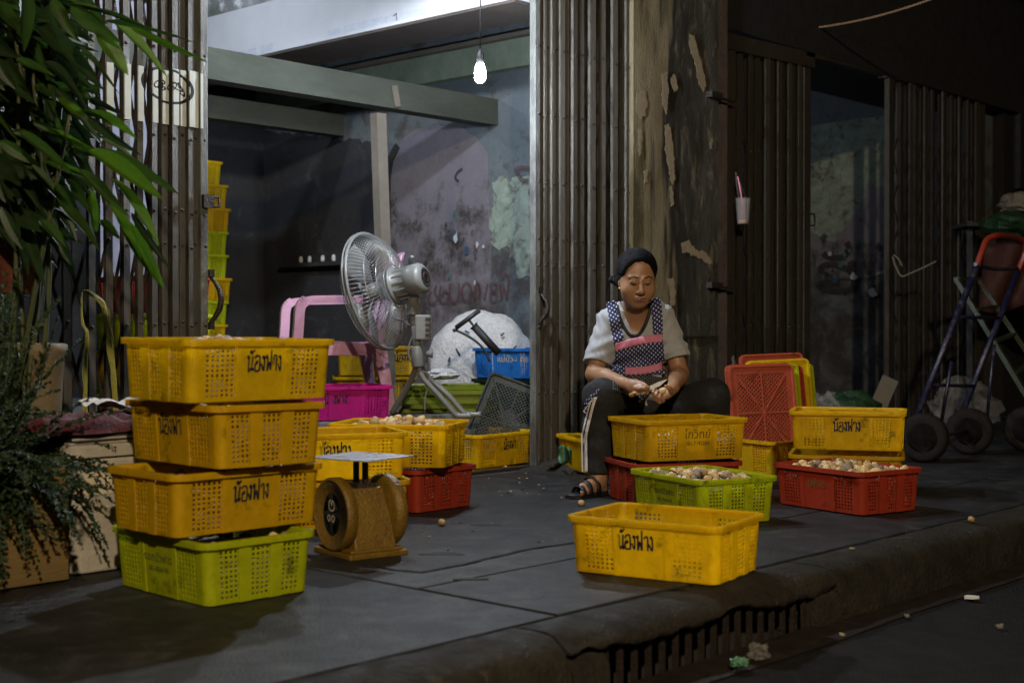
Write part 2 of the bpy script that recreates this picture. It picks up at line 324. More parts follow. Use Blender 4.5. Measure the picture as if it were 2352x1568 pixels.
# flat dark blobs painting the shade of worn pits; cement apron by the gate
def blob(name, c, rx, ry, m, h=.003, n=18, rot=0, parent=None):
    b = MB(); pts = []
    for k in range(n):
        a = 2*math.pi*k/n; r = 1+.22*math.sin(3*a+c[0])+rj.uniform(-.12,.12)
        x = rx*r*math.cos(a); y = ry*r*math.sin(a); pts.append((c[0]+x*math.cos(rot)-y*math.sin(rot), c[1]+x*math.sin(rot)+y*math.cos(rot)))
    b.prism(pts, -.01, h); return b.build(name, m, parent)
for px, py, rx, ry in ((1118,1207,.06,.02),(1015,1275,.07,.028),(1372,1237,.04,.018),(1078,1333,.05,.012),(825,1312,.02,.012)):
    g = G(px, py); blob('worn_pit_shade', (g.x, g.y), rx, ry, M['joint'], .0056, rot=-.8, parent=pv)
ap = MB(); n = 26; vs = []
for i in range(n+1):
    u = i/n; x = 5.30+u*1.6
    for j in range(9):
        v = j/8; y = 4.86-v*(.26+.06*math.sin(3*u+1)+.03*mnoise.noise((x*4, 1, 0))); h = .045*max(0, 1-v**2.2)*min(1, 6*u, 6*(1-u)+.1)
        vs.append((x, y, .002+h+.006*mnoise.noise((x*9, y*9, 2))*(v < .95)))
ap.add(vs, [(i*9+j, i*9+j+1, i*9+j+10, i*9+j+9) for i in range(n) for j in range(8)], True); ap.build('cement_apron', M['pave2'], pv)
# ------------------------------------------------------------------ kerb stones
kerb = empty('kerb', (0,0,0)); tag(kerb, kind='structure')
def kerb_mesh(prof, x0, x1, rough=.012, cap=True, lip=None):
    b = MB(); n = max(4, int((x1-x0)/.022)); m = len(prof); vs = []
    for i in range(n+1):
        x = x0+(x1-x0)*i/n
        for j, (y, z) in enumerate(prof):
            a = rough*(1 if z < -.004 or y < 2.2 else .25)
            dz = a*mnoise.noise((x*7, y*9, z*9)); dy = a*mnoise.noise((x*7+9, y*9, z*9))+.5*a*mnoise.noise((x*28, y*30, z*30+4))
            if lip is not None: 
                k = lip(x)
                if z < -.03: z = -.03+(z+.03)*k
            vs.append((x, y+dy, min(z+dz, .004)))
    fs = [(i*m+j, i*m+(j+1) % m, (i+1)*m+(j+1) % m, (i+1)*m+j) for i in range(n) for j in range(m)]
    b.add(vs, [tuple(reversed(f)) for f in fs], True)
    b.add([vs[j] for j in range(m)], [tuple(range(m))]); b.add([vs[n*m+j] for j in range(m)], [tuple(reversed(range(m)))])
    return b
full = [(2.335,-.3),(2.335,-.002),(2.29,0),(2.24,.0),(2.205,-.004),(2.178,-.014),(2.158,-.032),(2.148,-.06),(2.143,-.10),(2.140,-.14),(2.138,-.20),(2.138,-.3)]
for a, c in ((-1.6,.2),(.212,1.38),(1.392,2.545),(3.87,5.12),(5.135,6.35),(6.362,7.6),(7.612,8.9),(8.91,10.4),(10.41,14)):
    kerb_mesh(full, a, c).build('kerb_stone', M['kerb'], kerb)
lipp = [(2.335,-.07),(2.335,-.002),(2.29,0),(2.24,0),(2.205,-.004),(2.178,-.014),(2.158,-.032),(2.150,-.055),(2.150,-.085),(2.17,-.095),(2.25,-.095)]
def lipf(x):
    u = (x-2.72)/1.0; k = .42+.5*mnoise.noise((x*4.2, 3, 1))+.28*math.sin(u*8)+.3*mnoise.noise((x*17, 5, 1))
    return max(.08, min(1.25, k))
inl = kerb_mesh(lipp, 2.556, 3.858, .012, lip=lipf).build('drain_lip', M['kerb'], kerb)
kerb_mesh([(2.33,-.3),(2.33,-.06),(2.17,-.06),(2.146,-.09),(2.14,-.16),(2.138,-.3)], 2.556, 2.70, .01).build('drain_cheek', M['kerb'], kerb)
kerb_mesh([(2.33,-.3),(2.33,-.06),(2.17,-.06),(2.146,-.09),(2.14,-.16),(2.138,-.3)], 3.74, 3.858, .012).build('drain_cheek', M['kerb'], kerb)
c = MB(); c.bx(2.56, 3.85, 2.5, 2.54, -.6, -.04); c.bx(2.56, 3.85, 2.15, 2.54, -.62, -.6); c.build('drain_back', M['dull'], kerb)
bm_ = MB(); bm_.bx(-.008, .008, -.006, .006, -.14, .085); bme = bm_.mesh('grate_bar', M['iron'])
for i in range(17):
    o = obj('grate_bar', bme, kerb); o.location = (2.73+i*.0615, 2.185, -.14)
# ================================================================== shophouse
SH = empty('shophouse', (0,0,0), label='old shophouse front with stained plaster pillar and open dim rooms', cat='building')
YF = 4.85
def part(name, m, *boxes, parent=SH):
    b = MB()
    for q in boxes: b.bx(*q)
    return b.build(name, M[m], parent)
part('floor', 'concrete_in', (1.4,6.5,4.862,5.36,-.2,.004), (7.0,11.3,4.862,8.8,-.2,.004))
part('platform', 'concrete_in', (1.4,6.5,5.36,8.6,-.2,.28))
part('side_wall', 'wallg', (6.5,7.0,5.06,8.8,-.1,3.3))
part('side_wall', 'wallg', (11.3,11.7,5.0,8.8,-.1,3.3))
part('side_wall', 'dark', (1.2,1.4,4.9,8.8,-.1,3.3))
part('back_wall', 'dark', (1.2,6.5,8.6,8.9,-.1,3.3)); part('back_wall', 'dark', (7.0,11.3,8.8,9.0,-.1,3.3))
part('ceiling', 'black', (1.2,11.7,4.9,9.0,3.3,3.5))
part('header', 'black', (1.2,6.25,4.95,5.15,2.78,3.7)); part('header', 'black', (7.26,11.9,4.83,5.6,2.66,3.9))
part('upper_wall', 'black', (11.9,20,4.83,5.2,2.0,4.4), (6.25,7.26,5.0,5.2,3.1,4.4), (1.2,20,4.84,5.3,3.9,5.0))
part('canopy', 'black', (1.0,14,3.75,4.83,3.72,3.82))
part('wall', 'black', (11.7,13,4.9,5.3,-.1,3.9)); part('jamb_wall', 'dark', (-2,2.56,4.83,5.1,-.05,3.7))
# pillar with chipped render
pil = MB(); NX, NZ = 26, 80; vs = []
for i in range(NX+1):
    for k in range(NZ+1):
        x = 6.27+.85*i/NX; z = -.02+3.2*k/NZ; vs.append((x, 4.80+.006*mnoise.noise((x*6, 0, z*3))+.004*mnoise.noise((x*20, 4, z*14)), z))
pil.add(vs, [(i*(NZ+1)+k, (i+1)*(NZ+1)+k, (i+1)*(NZ+1)+k+1, i*(NZ+1)+k+1) for i in range(NX) for k in range(NZ)], True)
pil.bx(6.275,7.115,4.815,5.06,-.02,3.18)
ntp = M['pillar'].node_tree; Np = ntp.nodes; Lp_ = ntp.links; gg = Np.new('ShaderNodeNewGeometry'); sxp = Np.new('ShaderNodeSeparateXYZ'); Lp_.new(gg.outputs['Position'], sxp.inputs[0])
nzp = Np.new('ShaderNodeTexNoise'); nzp.inputs['Scale'].default_value = 3.; nzp.inputs['Detail'].default_value = 7; mpp = Np.new('ShaderNodeMapping'); mpp.inputs['Scale'].default_value = (3,3,.5); Lp_.new(gg.outputs['Position'], mpp.inputs[0]); Lp_.new(mpp.outputs[0], nzp.inputs['Vector'])
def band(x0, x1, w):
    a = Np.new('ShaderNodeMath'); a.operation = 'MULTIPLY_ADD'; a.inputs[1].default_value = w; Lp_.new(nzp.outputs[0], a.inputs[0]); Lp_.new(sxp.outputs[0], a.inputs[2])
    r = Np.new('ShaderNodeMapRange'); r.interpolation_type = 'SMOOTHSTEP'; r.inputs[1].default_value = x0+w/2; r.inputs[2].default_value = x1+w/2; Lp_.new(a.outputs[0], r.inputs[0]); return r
def mixp(fac, a, b_):
    x = Np.new('ShaderNodeMix'); x.data_type = 'RGBA'; Lp_.new(fac.outputs[0], x.inputs[0])
    if isinstance(a, tuple): x.inputs[6].default_value = (*a, 1)
    else: Lp_.new(a, x.inputs[6])
    if isinstance(b_, tuple): x.inputs[7].default_value = (*b_, 1)
    else: Lp_.new(b_, x.inputs[7])
    return x.outputs[2]
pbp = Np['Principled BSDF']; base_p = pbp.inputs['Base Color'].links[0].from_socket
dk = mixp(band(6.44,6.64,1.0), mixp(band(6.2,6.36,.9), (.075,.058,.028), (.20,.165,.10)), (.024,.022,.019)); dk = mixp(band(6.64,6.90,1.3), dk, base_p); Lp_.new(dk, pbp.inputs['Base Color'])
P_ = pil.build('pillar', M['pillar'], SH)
part('pilaster', 'wallstain', (7.125,7.26,4.825,5.06,-.02,3.2))
part('pillar_joint', 'joint', (6.55,7.12,4.7925,4.80,.705,.715))
def wallpatch(name, pts, m, mapf, off, parent=SH, jitter=.008, thick=.006, seed=1, step=.04):
    """irregular plaster patch lying on a wall; pts are photo pixels mapped on the wall plane"""
    r = random.Random(seed); q = [mapf(*p) for p in pts]; out = []
    for i in range(len(q)):
        a, b = q[i], q[(i+1) % len(q)]; n = max(1, int((b-a).length/step))
        for k in range(n): out.append(a+(b-a)*(k/n)+Vector((r.uniform(-1,1), r.uniform(-1,1), r.uniform(-1,1)))*jitter*(1 if k else .6))
    axis = 0 if mapf is wx or mapf is wx2 else 1
    for p in out: p[axis] = q[0][axis]
    N = len(out); b = MB(); d = Vector((0,0,0)); d[axis] = -off; e = Vector((0,0,0)); e[axis] = -off-thick
    cen = sum(out, Vector())/N
    sgn = sum((out[i]-cen).cross(out[(i+1) % N]-cen)[axis] for i in range(N))
    if sgn > 0: out.reverse()
    b.add([p+d for p in out]+[p+e for p in out], [tuple(range(N, 2*N))]+[(i, (i+1) % N, N+(i+1) % N, N+i) for i in range(N)])
    return b.build(name, M[m], parent)
def wp(x, y): return PY(x, y, 4.80)
def wx(x, y): return PX(x, y, 6.5)
def wx2(x, y): return PX(x, y, 11.3)
for i, pts in enumerate((
    [(1580,80),(1592,85),(1600,118),(1612,160),(1620,200),(1612,212),(1602,196),(1594,150),(1583,112)],
    [(1460,215),(1478,208),(1485,235),(1480,265),(1468,275),(1458,250)],
    [(1462,300),(1470,298),(1472,340),(1466,362)],
    [(1518,170),(1530,165),(1533,215),(1528,262),(1518,240)],
    [(1524,290),(1535,285),(1546,360),(1548,415),(1540,425),(1532,380),(1526,335)],
    [(1538,182),(1548,172),(1555,200),(1546,214)],
    [(1562,560),(1580,552),(1596,575),(1616,578),(1634,600),(1630,608),(1606,594),(1588,585),(1566,580)],
    [(1532,640),(1544,636),(1550,664),(1548,700),(1540,706),(1536,676)],
    [(1630,318),(1634,318),(1633,342),(1629,342)], [(1476,392),(1484,390),(1485,420),(1478,420)],
    [(1535,430),(1541,428),(1545,470),(1538,474)])):
    wallpatch('render_chip', pts, 'chip', wp, .0052, P_, .0085, .0012, i, .014)
for y in (220, 655):
    b = MB(); p = PY(1640, y, 4.78); b.box(p, (.12,.05,.035)); b.bar(p+Vector((0,0,-.01)), p+Vector((.22,0,-.015)), .02, .012); b.build('iron_bracket', M['iron'], SH)
# white beam, wall above it, soffit
WB = part('white_beam', 'white', (5.45,5.86,4.99,8.6,2.55,2.885)); 
part('beam_soffit', 'soffit', (5.46,5.855,5.0,8.6,2.535,2.549))
wl = part('beam_wall', 'peel', (5.47,5.8,5.0,8.6,2.886,3.3))
b = MB()
def fx(x, y): return PX(x, y, 5.447)
def quadx(b, x0, y0, x1, y1, h, mapf): 
    p = [mapf(x0, y0), mapf(x1, y1), mapf(x1, y1-h), mapf(x0, y0-h)]; o = len(b.v)
    b.add(p, [(0,1,2,3)])
for x0, x1, h in ((476,590,15),(600,628,16),(752,782,14),(790,880,17),(880,985,15)):
    b = MB(); ya = 160-(x0-475)*.2385-7; yb = 160-(x1-475)*.2385-7; quadx(b, x0, ya, x1, yb, h, fx); b.build('tape_mark', M['tape'], WB)
b = MB(); b.add([fx(904,38),fx(912,31),fx(913,50),fx(911,50),fx(910,36),fx(905,41)], [(0,1,2,3,4,5)]); b.build('pencil_mark', M['ink'], WB)
# ceiling timber etc behind the beam
part('green_beam', 'greenbeam', (6.42,6.5,5.1,8.6,2.43,2.61)); part('beam_ledge', 'postpaint', (6.37,6.5,5.1,8.6,2.612,2.64))
part('inner_ceiling', 'black', (5.86,6.42,5.1,8.6,2.9,3.0))
part('timber_beam', 'wood', (3.0,6.5,6.10,6.22,2.09,2.26)); part('timber_beam', 'wood', (3.0,6.42,7.55,7.67,2.15,2.3))
b = MB(); p0 = PY(906, 198, 6.085); p1 = PY(914, 246, 6.085); b.bar(p0, p1, .045, .008, (0,1,0)); b.build('beam_strap', M['postpaint'], SH)
b = MB(); p0 = PY(869, 262, 6.06); p1 = PY(882, 640, 6.06); p1 = p0+(p1-p0)*((p0.z-.28)/(p0.z-p1.z)); b.bar(p0, p1, .075, .06, (0,1,0)); b.build('post', M['postpaint'], SH)
wallpatch('plaster_patch', [(896,900),(896,400),(903,362),(925,322),(958,296),(1000,288),(1060,292),(1100,322),(1120,350),(1124,420),(1128,560),(1128,900)], 'wallp', wx, .001, SH, .006, .003, 5, .03)
0 and wallpatch('stained_plaster', [(932,960),(930,455),(960,430),(1010,470),(1060,462),(1100,500),(1122,440),(1128,560),(1230,600),(1240,960)], 'wallstain', wx, .008, SH, .03, .004, 6)
wallpatch('green_plaster', [(1126,560),(1132,416),(1240,403),(1260,700),(1230,620),(1200,640),(1170,575)], 'wallgreen', wx, .001, SH, .03, .005, 7, .03)
wallpatch('dark_patch', [(600,760),(600,300),(700,310),(860,330),(880,470),(885,900),(640,900)], 'dark', wx, .001, SH, .02, .004, 8)  # near-black patch on the deep end of the side wall
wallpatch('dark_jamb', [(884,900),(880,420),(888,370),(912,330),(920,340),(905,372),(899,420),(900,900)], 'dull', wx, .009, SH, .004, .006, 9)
part('wall_ledge', 'dark', (6.40,6.5,7.25,8.3,1.22,1.25))
for k in range(6):
    b = MB(); b.lathe([(.012,0),(.016,.02),(.012,.045),(.006,.05)], 8, Matrix.Translation((6.44, 7.4+k*.14+rj.uniform(-.03,.03), 1.25)))
    tag(b.build('small_jar', M['whitecloth']), 'tiny pale jar standing on the dark wall ledge inside the shop', 'jar', 'tiny jars on the inner wall ledge')
# graffiti and paint splashes
def ribbon(b, pts, w, nrm):
    pts = [Vector(p) for p in pts]; nrm = Vector(nrm); L = []
    for i, p in enumerate(pts):
        d = (pts[min(i+1, len(pts)-1)]-pts[max(i-1, 0)]).normalized(); s = nrm.cross(d).normalized()*w/2; L += [p-s, p+s]
    b.add(L, [(2*i, 2*i+1, 2*i+3, 2*i+2) for i in range(len(pts)-1)])
def spline(pts, n=6):
    pts = [Vector(p) for p in pts]; out = []
    for i in range(len(pts)-1):
        p0 = pts[max(i-1,0)]; p1 = pts[i]; p2 = pts[i+1]; p3 = pts[min(i+2,len(pts)-1)]
        for k in range(n):
            t = k/n; out.append(.5*((2*p1)+(p2-p0)*t+(2*p0-5*p1+4*p2-p3)*t*t+(3*p1-p0-3*p2+p3)*t**3))
    out.append(pts[-1]); return out
M['graf'] = mat('maroon_spray', (.075,.020,.026), .9, (.10,.05,.05), 12, .4, .2, .2, 0, alpha=.55); M['grafk'] = mat('black_spray', (.018,.017,.02), .9, (.05,.05,.05), 12, .35, .3, .2, 0, alpha=.7)
M['splash'] = mat('teal_paint_splash', (.05,.16,.14), .8, (.03,.08,.10), 20, .5, .4, .3, 0); M['splashb'] = mat('blue_paint_splash', (.03,.055,.12), .8, bump=0); M['splashw'] = mat('white_paint_fleck', (.42,.44,.47), .8, bump=0)
gl = [[(990,668),(984,690),(996,697),(1006,684),(998,672),(1002,655)],[(1012,655),(1010,690),(1024,694),(1030,676),(1022,668),(1016,680)],[(1034,650),(1034,688),(1046,694),(1054,680),(1054,650)],
      [(1066,652),(1060,668),(1066,690),(1078,688),(1082,664),(1074,650),(1066,652)],[(1090,690),(1094,648),(1102,664),(1100,690)],[(1112,690),(1120,650)],[(1140,650),(1128,652),(1130,668),(1140,674),(1138,690),(1126,688),(1128,674),(1140,664),(1140,650)],
      [(1148,654),(1152,686),(1158,660),(1164,686),(1168,640),(1160,628),(1154,640)]]
b = MB()
for g in gl: ribbon(b, spline([PX(x, y, 6.478) for x, y in g]), .02, (-1,0,0))
b.build('graffiti', M['graf'], SH)
b = MB()
for g in ([(1180,392),(1200,385),(1222,392),(1228,410)],[(1188,396),(1196,412),(1214,418)]): ribbon(b, spline([PX(x, y, 6.470) for x, y in g]), .03, (-1,0,0))
b.build('graffiti', M['graf'], SH)
b = MB(); ribbon(b, spline([PX(x, y, 6.488) for x, y in ((1062,388),(1050,398),(1046,410),(1054,418))]), .02, (-1,0,0)); b.build('graffiti', M['grafk'], SH)
for k in range(22):
    x = rj.gauss(1045, 60); y = rj.gauss(580, 38); x = min(1190, max(940, x)); m = rj.choice(['splash','splashb','splashb','splashw','grafk','graf'])
    s = rj.uniform(.006,.024); p = PX(x, y, 6.480-.0003*k); b = MB(); n = 9
    b.add([p+Vector((0, s*rj.uniform(.3,1.3)*math.cos(2*math.pi*i/n), s*rj.uniform(.5,2.4)*math.sin(2*math.pi*i/n))) for i in range(n)], [tuple(reversed(range(n)))]); b.build('paint_splash', M[m], SH)
# right room wall
wallpatch('plaster_patch', [(1850,292),(2060,262),(2060,620),(1980,640),(1850,560)], 'wallgreen', wx2, .001, SH, .006, .012, 12, .1)
0 and wallpatch('stained_plaster', [(1850,400),(1930,430),(1990,480),(2060,440),(2060,960),(1850,960)], 'wallstain', wx2, .014, SH, .05, .006, 13, .1)
wallpatch('plaster_patch', [(1850,520),(1920,560),(2000,420),(2060,470),(2060,600),(1980,640),(1880,620)], 'wallp', wx2, .021, SH, .05, .004, 14, .1)
b = MB()
for g in ([(1880,618),(1900,608),(1930,612),(1960,630),(1958,660),(1930,668),(1890,662),(1886,650),(1930,650)],[(1890,580),(1900,590),(1930,592),(1950,576),(1944,556)]): ribbon(b, spline([PX(x, y, 11.268) for x, y in g]), .06, (-1,0,0))
b.build('graffiti', M['grafk'], SH)
for k in range(26):
    x = rj.uniform(1870,2030); y = rj.uniform(540,690); m = rj.choice(['splash','splashb','splashw','grafk']); s = rj.uniform(.012,.045); p = PX(x, y, 11.262-.0004*k); b = MB(); n = 9
    b.add([p+Vector((0, s*rj.uniform(.5,1.3)*math.cos(2*math.pi*i/n), s*rj.uniform(.6,1.4)*math.sin(2*math.pi*i/n))) for i in range(n)], [tuple(reversed(range(n)))]); b.build('paint_splash', M[m], SH)
# thresholds
part('threshold_rail', 'iron', (3.3,6.26,4.868,4.93,.0,.022)); part('threshold_rail', 'iron', (7.26,11.2,4.868,4.93,.0,.022))
part('step', 'concrete_in', (5.2,6.2,5.30,5.358,.0,.2))
# a white board partition standing inside behind the left gate
b = MB(); b.bx(3.66, 3.94, 6.2, 6.24, .29, 2.45); M['lilac'] = mat('lilac_board_paint', (.17,.17,.215), .8, world=True); pb = b.build('partition_board', M['lilac']); tag(pb, 'narrow lilac-white board standing inside behind the left folding gate', 'board')
# ================================================================== folding gates
ch = MB(); ch.bx(-.5,.5,0,.003,0,1); ch.bx(-.5,-.38,.003,.02,0,1); ch.bx(.38,.5,.003,.02,0,1); chm = ch.mesh('gate_slat', M['slat'])
cr = MB()
def xbar(b, s, y): b.bar((-.5*s, y, 0), (.5*s, y, 1), .016, .004, (0,1,0))
ROWS = [.04,.41,.77,1.10,1.24,1.55,1.91,2.27]; SEG = [(0,1),(1,2),(2,3),(4,5),(5,6),(6,7)]
riv = [Vector((math.cos(a)*r, -h, math.sin(a)*r)) for r, h in ((.0075,0),(.005,.005)) for a in [2*math.pi*k/7 for k in range(7)]]+[Vector((0,-.0065,0))]
rivf = [(k, (k+1) % 7, 7+(k+1) % 7, 7+k) for k in range(7)]+[(7+k, 7+(k+1) % 7, 14) for k in range(7)]
def gate(edges, label, z0, z1, m='slat', mpost='slatpost', post='R', Y=YF, rail=True, zslope=0, zig=.006, rear=True, lat=True):
    xs = [(PY(a, 754, Y).x, PY(c, 754, Y).x) for a, c in edges]
    gt = empty('folding_gate', ((xs[0][0]+xs[-1][1])/2, Y, 0), label=label, cat='gate'); ox = gt.location.x
    N = len(xs)
    for i, (a, c) in enumerate(xs):
        yo = zig*(1 if i % 2 else -1); isp = (post == 'R' and i == N-1) or (post == 'L' and i == 0)
        if isp:
            b = MB(); b.bx(a-ox, c-ox, -.012, .03, z0, z1); o = mod_bevel(b.build('end_post', M[mpost], gt), .003)
        else:
            o = obj('slat', chm, gt, M[m]); o.location = ((a+c)/2-ox, yo, z0); o.scale = (c-a, 1, z1+zslope*(a-xs[0][0])-z0)
            o.rotation_euler = (0, rj.uniform(-.0012,.0012), rj.uniform(-.12,.12))
        if rear and i < N-1 and not isp:
            o = obj('rear_slat', chm, gt, M['dull']); w = (c-a)*.8; o.location = ((a+c)/2-ox+.012+.25*max(0, xs[i+1][0]-c), .045, z0); o.scale = (w, 1, z1+zslope*(a-xs[0][0])-z0)
        if lat and i < N-1:
            gap = xs[i+1][0]-c; w = (xs[i+1][0]+xs[i+1][1])/2-(a+c)/2
            if gap > .007:
                for r0, r1 in SEG:
                    b = MB(); h = ROWS[r1]-ROWS[r0]
                    b.bar((-w/2, .027, 0), (w/2, .027, h), .014, .004, (0,1,0)); b.bar((w/2, .033, 0), (-w/2, .033, h), .014, .004, (0,1,0))
                    o = b.build('lattice_cross', M['iron' if m in ('slat','slatc') else 'dull'], gt); o.location = ((a+c)/2+w/2-ox, 0, ROWS[r0])
    b = MB()
    for r in ROWS:
        for i, (a, c) in enumerate(xs):
            p = Vector(((a+c)/2-ox+rj.uniform(-.003,.003), zig*(1 if i % 2 else -1)-(.012 if (i == N-1 and post == 'R') or (i == 0 and post == 'L') else 0)-.0005, r+rj.uniform(-.006,.006)+(.012 if i % 2 else 0)))
            b.add([p+v for v in riv], [tuple(reversed(f)) for f in rivf], True)
    tag(b.build('rivets', M['iron'], gt), kind='stuff')
    if rail:
        b = MB(); x0, x1 = xs[0][0]-ox-.05, xs[-1][1]-ox+.05
        b.bar((x0, .02, z1+.03), (x1, .02, z1+.03+zslope*(x1-x0)), .10, .07, (0,1,0)); b.build('top_rail', M[m], gt)
    return gt, ox, xs
def pull(gt, ox, p, h=.2, m='iron', bow=.045, side=1):
    b = MB(); p = Vector(p); p.x -= ox; p.y -= YF
    b.tube([p+Vector((side*bow*.6*s, -bow*math.sin(math.pi*min(1,max(0,t))), h*(t-.5))) for t, s in ((-.08,0),(0,.1),(.12,.5),(.3,.9),(.5,1),(.7,.9),(.88,.5),(1,.1),(1.08,0))], [.009,.009,.011,.013,.013,.011,.009,.008,.007], 8)
    b.box(p+Vector((0,-.012,h*.56)), (.026,.012,.03)); b.box(p+Vector((0,-.012,-h*.56)), (.026,.012,.03)); b.build('pull_handle', M[m], gt)
EL = [(88,112),(149,166),(203,218),(246,262),(283,298),(318,331),(348,360),(374,388),(395,408),(415,428),(432,445),(447,456),(458,475)]
gl_, oxl, xsl = gate(EL, 'grey riveted folding gate behind the plants, with white sticker panel', .02, 2.7)
pull(gl_, oxl, PY(482, 688, YF-.0), .2); b = MB(); p = PY(478, 463, YF-.02); p.x -= oxl; p.y -= YF; b.box(p, (.05,.02,.055)); b.tube([p+Vector((.03,0,.02)), p+Vector((.055,0,.02)), p+Vector((.06,0,-.02)), p+Vector((.03,0,-.022))], .006, 6); b.build('hasp', M['iron'], gl_)
# sticker with its oval emblem, one strip on each slat
ms = mat('sticker_vinyl', (.62,.66,.62), .55, (.42,.44,.42), 7, .4, .2, .08, 0, c3=(.3,.3,.3), scale3=40, amt3=.25); nt = ms.node_tree; N_ = nt.nodes; L_ = nt.links
gp = N_.new('ShaderNodeNewGeometry'); sx = N_.new('ShaderNodeSeparateXYZ'); L_.new(gp.outputs['Position'], sx.inputs[0])
def mth(op, a, b_=None):
    n = N_.new('ShaderNodeMath'); n.operation = op
    for i, q in enumerate((a, b_)):
        if q is None: continue
        if hasattr(q, 'is_output'): L_.new(q, n.inputs[i])
        else: n.inputs[i].default_value = q
    return n.outputs[0]
def ellipse_line(cx, cz, ra, rb, rot, w):
    dx = mth('SUBTRACT', sx.outputs[0], cx); dz = mth('SUBTRACT', sx.outputs[2], cz); c_, s_ = math.cos(rot), math.sin(rot)
    u = mth('DIVIDE', mth('ADD', mth('MULTIPLY', dx, c_), mth('MULTIPLY', dz, s_)), ra); v = mth('DIVIDE', mth('ADD', mth('MULTIPLY', dx, -s_), mth('MULTIPLY', dz, c_)), rb)
    r = mth('SQRT', mth('ADD', mth('POWER', mth('ABSOLUTE', u), 2.), mth('POWER', mth('ABSOLUTE', v), 2.)))
    return mth('LESS_THAN', mth('ABSOLUTE', mth('SUBTRACT', r, 1.)), w)
cc = PY(384, 199, YF); ln = ellipse_line(cc.x, cc.z, .115, .068, -.12, .075)
for dx, dz, ra, rb, ro, w in ((.045,.0,.03,.012,-.3,.2),(.065,-.008,.028,.010,-.9,.22),(.02,.0,.02,.012,.7,.2),(-.03,.0,.008,.03,0,.3),(-.03,.012,.018,.01,0,.25),(-.05,.0,.02,.012,.5,.2),(-.03,-.012,.02,.009,0,.25)):
    ln = mth('MAXIMUM', ln, ellipse_line(cc.x+dx, cc.z+dz, ra, rb, ro, w))
mx = N_.new('ShaderNodeMix'); mx.data_type = 'RGBA'; L_.new(ln, mx.inputs[0]); pb_ = N_['Principled BSDF']; src = pb_.inputs['Base Color'].links[0].from_socket
L_.new(src, mx.inputs[6]); mx.inputs[7].default_value = (.012,.012,.014,1); L_.new(mx.outputs[2], pb_.inputs['Base Color'])
for i in range(3, 12):
    a, c = xsl[i]; yo = .006*(1 if i % 2 else -1)-.012; zt = PY(EL[i][0], 152+(EL[i][0]-318)*.11, YF).z; zb = PY(EL[i][0], 279+(EL[i][0]-318)*.12, YF).z
    b = MB(); b.bx(a-oxl+.0005, c-oxl-.0005, yo+.002, yo+.009, zb, zt); b.build('sticker', ms, gl_)
b = MB(); a, c = xsl[12]; b.bx(a-oxl+.0005, a-oxl+.012, -.0145, -.010, PY(458,296,YF).z, PY(458,171,YF).z); b.build('sticker', ms, gl_)
E0 = 1226; def_c = [(1226,1237),(1238,1247.5),(1249,1254),(1255.5,1264.5),(1265.5,1274),(1275,1283.5),(1286,1296),(1298.5,1308.5),(1314,1325),(1332.5,1344),(1354,1366),(1380,1392),(1406,1417),(1430,1435),(1436.5,1447)]
gc_, oxc, xsc = gate(def_c, 'brown folding gate pushed together beside the pillar, behind the seated woman', .02, 2.95, 'slatc', 'slatpost', 'L', rear=True)
pull(gc_, oxc, PY(1236, 706, YF), .17, side=1)
E2 = [(1671,1687),(1699,1707),(1720,1727),(1739,1747),(1757,1766),(1772,1779),(1785,1791),(1797,1804),(1809,1816),(1821,1827),(1832,1838),(1843,1858)]
g2_, ox2, xs2 = gate(E2, 'rusty brown folding gate right of the pillar with a cup hung on it', .02, 2.55, 'slat2', 'slat2', 'R', zslope=.03)
b = MB(); p = PY(1866, 502, YF); p.x -= ox2; p.y -= YF; b.tube([p+Vector((-.03,0,.03)), p+Vector((.02,0,.03)), p+Vector((.03,0,-.01)), p+Vector((.02,0,-.05)), p+Vector((-.02,0,-.05))], .007, 6); b.build('hasp', M['iron'], g2_)
E3 = [(2038,2050),(2068,2076),(2088,2094),(2103,2110),(2121,2128),(2142,2148),(2163,2172),(2186,2192),(2200,2206),(2223,2229),(2240,2246),(2254,2262)]
gate(E3, 'dark folding gate at the far right behind the hand truck', .02, 2.66, 'slat2', 'slat2', 'L', zslope=.03)
b = MB(); b.bar((8.25,4.87,2.665), (9.42,4.87,2.69), .07, .07, (0,1,0)); b.build('door_rail', M['slat2'], SH)
# ================================================================== lamps
def bulb(p, top, strength, label):
    e = empty('light_bulb', p, label=label, cat='light bulb', group=None)
    b = MB(); b.lathe([(.001,-.050),(.014,-.048),(.022,-.041),(.0265,-.028),(.0275,-.004),(.026,.014),(.021,.029),(.016,.04)], 14); b.build('glass_bulb', emit('bulb_light', (.80,.89,1.0), strength), e)
    b = MB(); b.lathe([(.0165,.0401),(.0185,.045),(.0185,.09),(.012,.10),(.004,.115)], 12); b.build('socket', M['cord'], e)
    b = MB(); b.tube([(0,0,.11), (.004,.002,.3), (0,0,top-p[2])], .0035, 6); b.build('cord', M['cord'], e)
    return e
pa = T(1103, 168, 6.62); bulb(pa, 2.95, BULB_A, 'bare glowing bulb hanging in the doorway')
bulb((4.05,4.5,2.85), 3.72, BULB_B, 'bare bulb hanging under the canopy above the pavement')
bulb((4.1,7.2,2.86), 3.3, BULB_C, 'bare bulb under the ceiling inside the doorway room')
bulb((8.6,7.0,2.5), 3.3, BULB_D, 'bare bulb inside the right-hand room')
b = MB(); cw = spline([T(1830,70,9.6), T(1900,62,9.4), T(1990,45,9.1), T(2080,20,8.8), T(2170,-12,8.5), T(2260,-50,8.2)], 6); b.tube(cw, .008, 6); tag(b.build('overhead_cable', M['wire']), 'slack brown cable crossing the dark upper right corner', 'cable')
